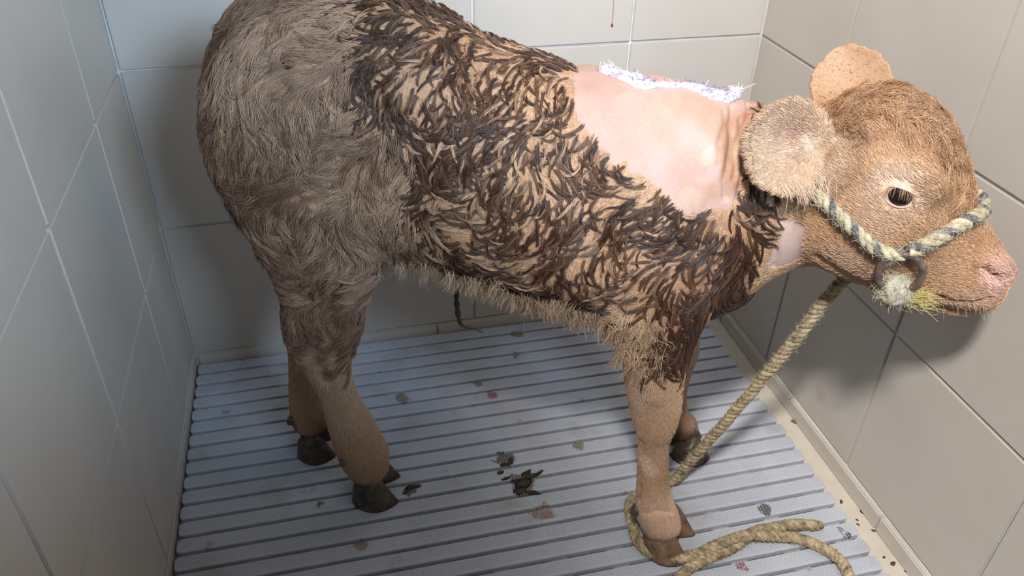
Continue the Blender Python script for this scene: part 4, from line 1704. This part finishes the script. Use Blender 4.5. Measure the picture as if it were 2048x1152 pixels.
for w_ in range(w_n - 1):
    for base_ in (0, (m - 1) * w_n):
        F.append((base_ + w_, base_ + w_ + 1, o2 + base_ + w_ + 1, o2 + base_ + w_))
dress = tag(empty('wound_dressing', rows[m // 2, 0]), 'narrow white gauze dressing stitched along the crest of the calf neck', 'dressing')
dinv = Matrix.Translation(-Vector(dress.location))
o = mesh_obj('gauze_strip', V, F, M_GAUZE, dress, smooth=True)
o.matrix_parent_inverse = dinv
# stitches and loose threads
n = 90
qi = rng.integers(10, m, n)
wi = rng.integers(0, w_n, n)
base = rows[qi, wi]
dd = rng.normal(0, 1, (n, 3))
dd[:, 2] = np.abs(dd[:, 2]) * 0.4
t = np.linspace(0, 1, 5)[None, :, None]
P = base[:, None] + Z3 * .0022 + rng.uniform(.004, .011, n)[:, None, None] * (t * dd[:, None] * .45 + Z3 * (t - t ** 2) * .6)
o = hair_obj('stitch', P, np.full(5, .00032), np.tile([.16, .12, .34], (n, 1)) * rng.uniform(.6, 1.6, (n, 1)), M_HAIR)
o.parent = dress
o.matrix_parent_inverse = dinv
tag(o, 'violet suture threads', kind='stuff')
n = 170
qi = np.where(rng.random(n) < .55, rng.integers(m - 9, m, n), np.where(rng.random(n) < .5, rng.integers(0, 6, n), rng.integers(0, m, n)))
base = rows[qi, rng.integers(0, w_n, n)]
e = rng.normal(0, 1, (n, 3))
e[:, 2] = np.abs(e[:, 2])
P = base[:, None] + rng.uniform(.003, .009, n)[:, None, None] * (t * e[:, None] * .5)
o = hair_obj('loose_thread', P, np.linspace(.00036, .0002, 5), np.where(rng.random(n)[:, None] < .12, [[.6, .2, .25]], [[.88, .87, .9]]), M_HAIR)
o.parent = dress
o.matrix_parent_inverse = dinv
tag(o, 'loose white gauze threads', kind='stuff')

# ------------------------------------------------------------------ dung, crumbs and the drip on the wall
M_DUNG, nt, b = mat_new('dung', (0.04, 0.028, 0.018), 0.6, 0.35)
co = coords(nt, 'World')
c1 = ramp(nt, noise(nt, co, 90.0, 4.0), [(0.35, (0.028, 0.02, 0.013)), (0.7, (0.085, 0.058, 0.032))])
nt.links.new(c1.outputs['Color'], b.inputs['Base Color'])
bump(nt, b, noise(nt, co, 220.0, 4.0), 0.6, 0.002)


def lump(name, c, rx, ry, rz_, rough=0.35, ang=0.0, mat=M_DUNG):
    bm = bmesh.new()
    bmesh.ops.create_icosphere(bm, subdivisions=2, radius=1.0)
    for v in bm.verts:
        k = 1 + random.uniform(-rough, rough)
        v.co = Vector((v.co.x * rx * k, v.co.y * ry * k, max(v.co.z, -0.15) * rz_ * k))
    bmesh.ops.rotate(bm, cent=(0, 0, 0), matrix=Matrix.Rotation(ang, 3, 'Z'), verts=bm.verts)
    o = bm_obj(name, bm, mat, smooth=True)
    o.location = c
    return o


def pat(name, spots, label):
    root = tag(empty(name, on_floor(*spots[0][:2], SLZ)), label, 'dung')
    for x, y, rx, ry, ang in spots:
        o = lump('clot', on_floor(x, y, SLZ + 0.0006), rx, ry, 0.0035, .4, ang)
        o.parent = root
        o.matrix_parent_inverse = Matrix.Translation(-Vector(root.location))


pat('dung_pat', [(1047, 968, .016, .011, .3), (1052, 950, .014, .007, .9), (1062, 952, .012, .005, .1), (1040, 982, .013, .007, .2), (1064, 985, .016, .004, -.3), (1078, 946, .010, .003, .5), (1010, 930, .012, .004, .1), (1022, 922, .008, .004, 1.2), (1000, 945, .006, .004, .4), (1012, 957, .008, .003, .2)],
    'dark wet dung pat smeared over several slats between hind and front legs')
pat('dung_smear', [(822, 975, .012, .004, .1), (812, 984, .007, .003, .5), (838, 972, .005, .003, 0)], 'small dark dung smear on the slats beside a hind hoof')
CR = [(1683, 1004, 0, .0035), (1724, 1024, 0, .003), (1714, 1040, 0, .0022), (1716, 1049, 0, .0022), (1747, 1061, 0, .003), (1768, 1115, 0, .0024), (1786, 1127, 0, .004), (1813, 1143, 0, .003)]
for x, y, zz, r in CR:
    o = lump('dung_crumb', on_floor(x, y, zz + r * .15), r * 1.3, r * .8, r * .7, .4, random.uniform(0, 3))
    tag(o, 'tiny black dung crumb on the cream floor strip beside the slats', 'dung crumb', 'dung crumbs on the cream strip')
M_PELLET, nt, b = mat_new('brown_pellet', (0.16, 0.10, 0.055), 0.7, 0.25)
bump(nt, b, noise(nt, coords(nt, 'World'), 200.0, 4.0), 0.6, 0.002)
o = lump('dung_pellet', on_floor(1589, 844, 0.0012), .008, .004, .005, .2, -0.9, M_PELLET)
tag(o, 'brown oblong dung pellet on the cream strip against the skirting', 'dung')
M_BLOOD, nt, b = mat_new('blood', (0.30, 0.02, 0.03), 0.25, 0.5)
M_BLOODT, nt, b = mat_new('blood_trail', (0.50, 0.30, 0.22), 0.3, 0.5)


def on_back(x, y):
    d = ray(x, y)
    return CAM + d * (-0.0008 - CAM[1]) / d[1]


tr_ = np.array([on_back(1226, -60), on_back(1227, -20), on_back(1227, 10), on_back(1225, 38), on_back(1224, 52)])
V, F, _, _ = tube(smooth_path(tr_, .004), 0.0010, 6)
dr = empty('blood_drip', tr_[-1], wall_back)
dr.matrix_parent_inverse = Matrix.Translation(-Vector(wall_back.location))
o = mesh_obj('trail', V, F, M_BLOODT, dr, smooth=True)
o.matrix_parent_inverse = Matrix.Translation(-Vector(tr_[-1]))
o = lump('drop', (0, 0, 0), .0022, .0016, .006, .05, 0, M_BLOOD)
o.parent = dr
o.location = (0, 0, 0)
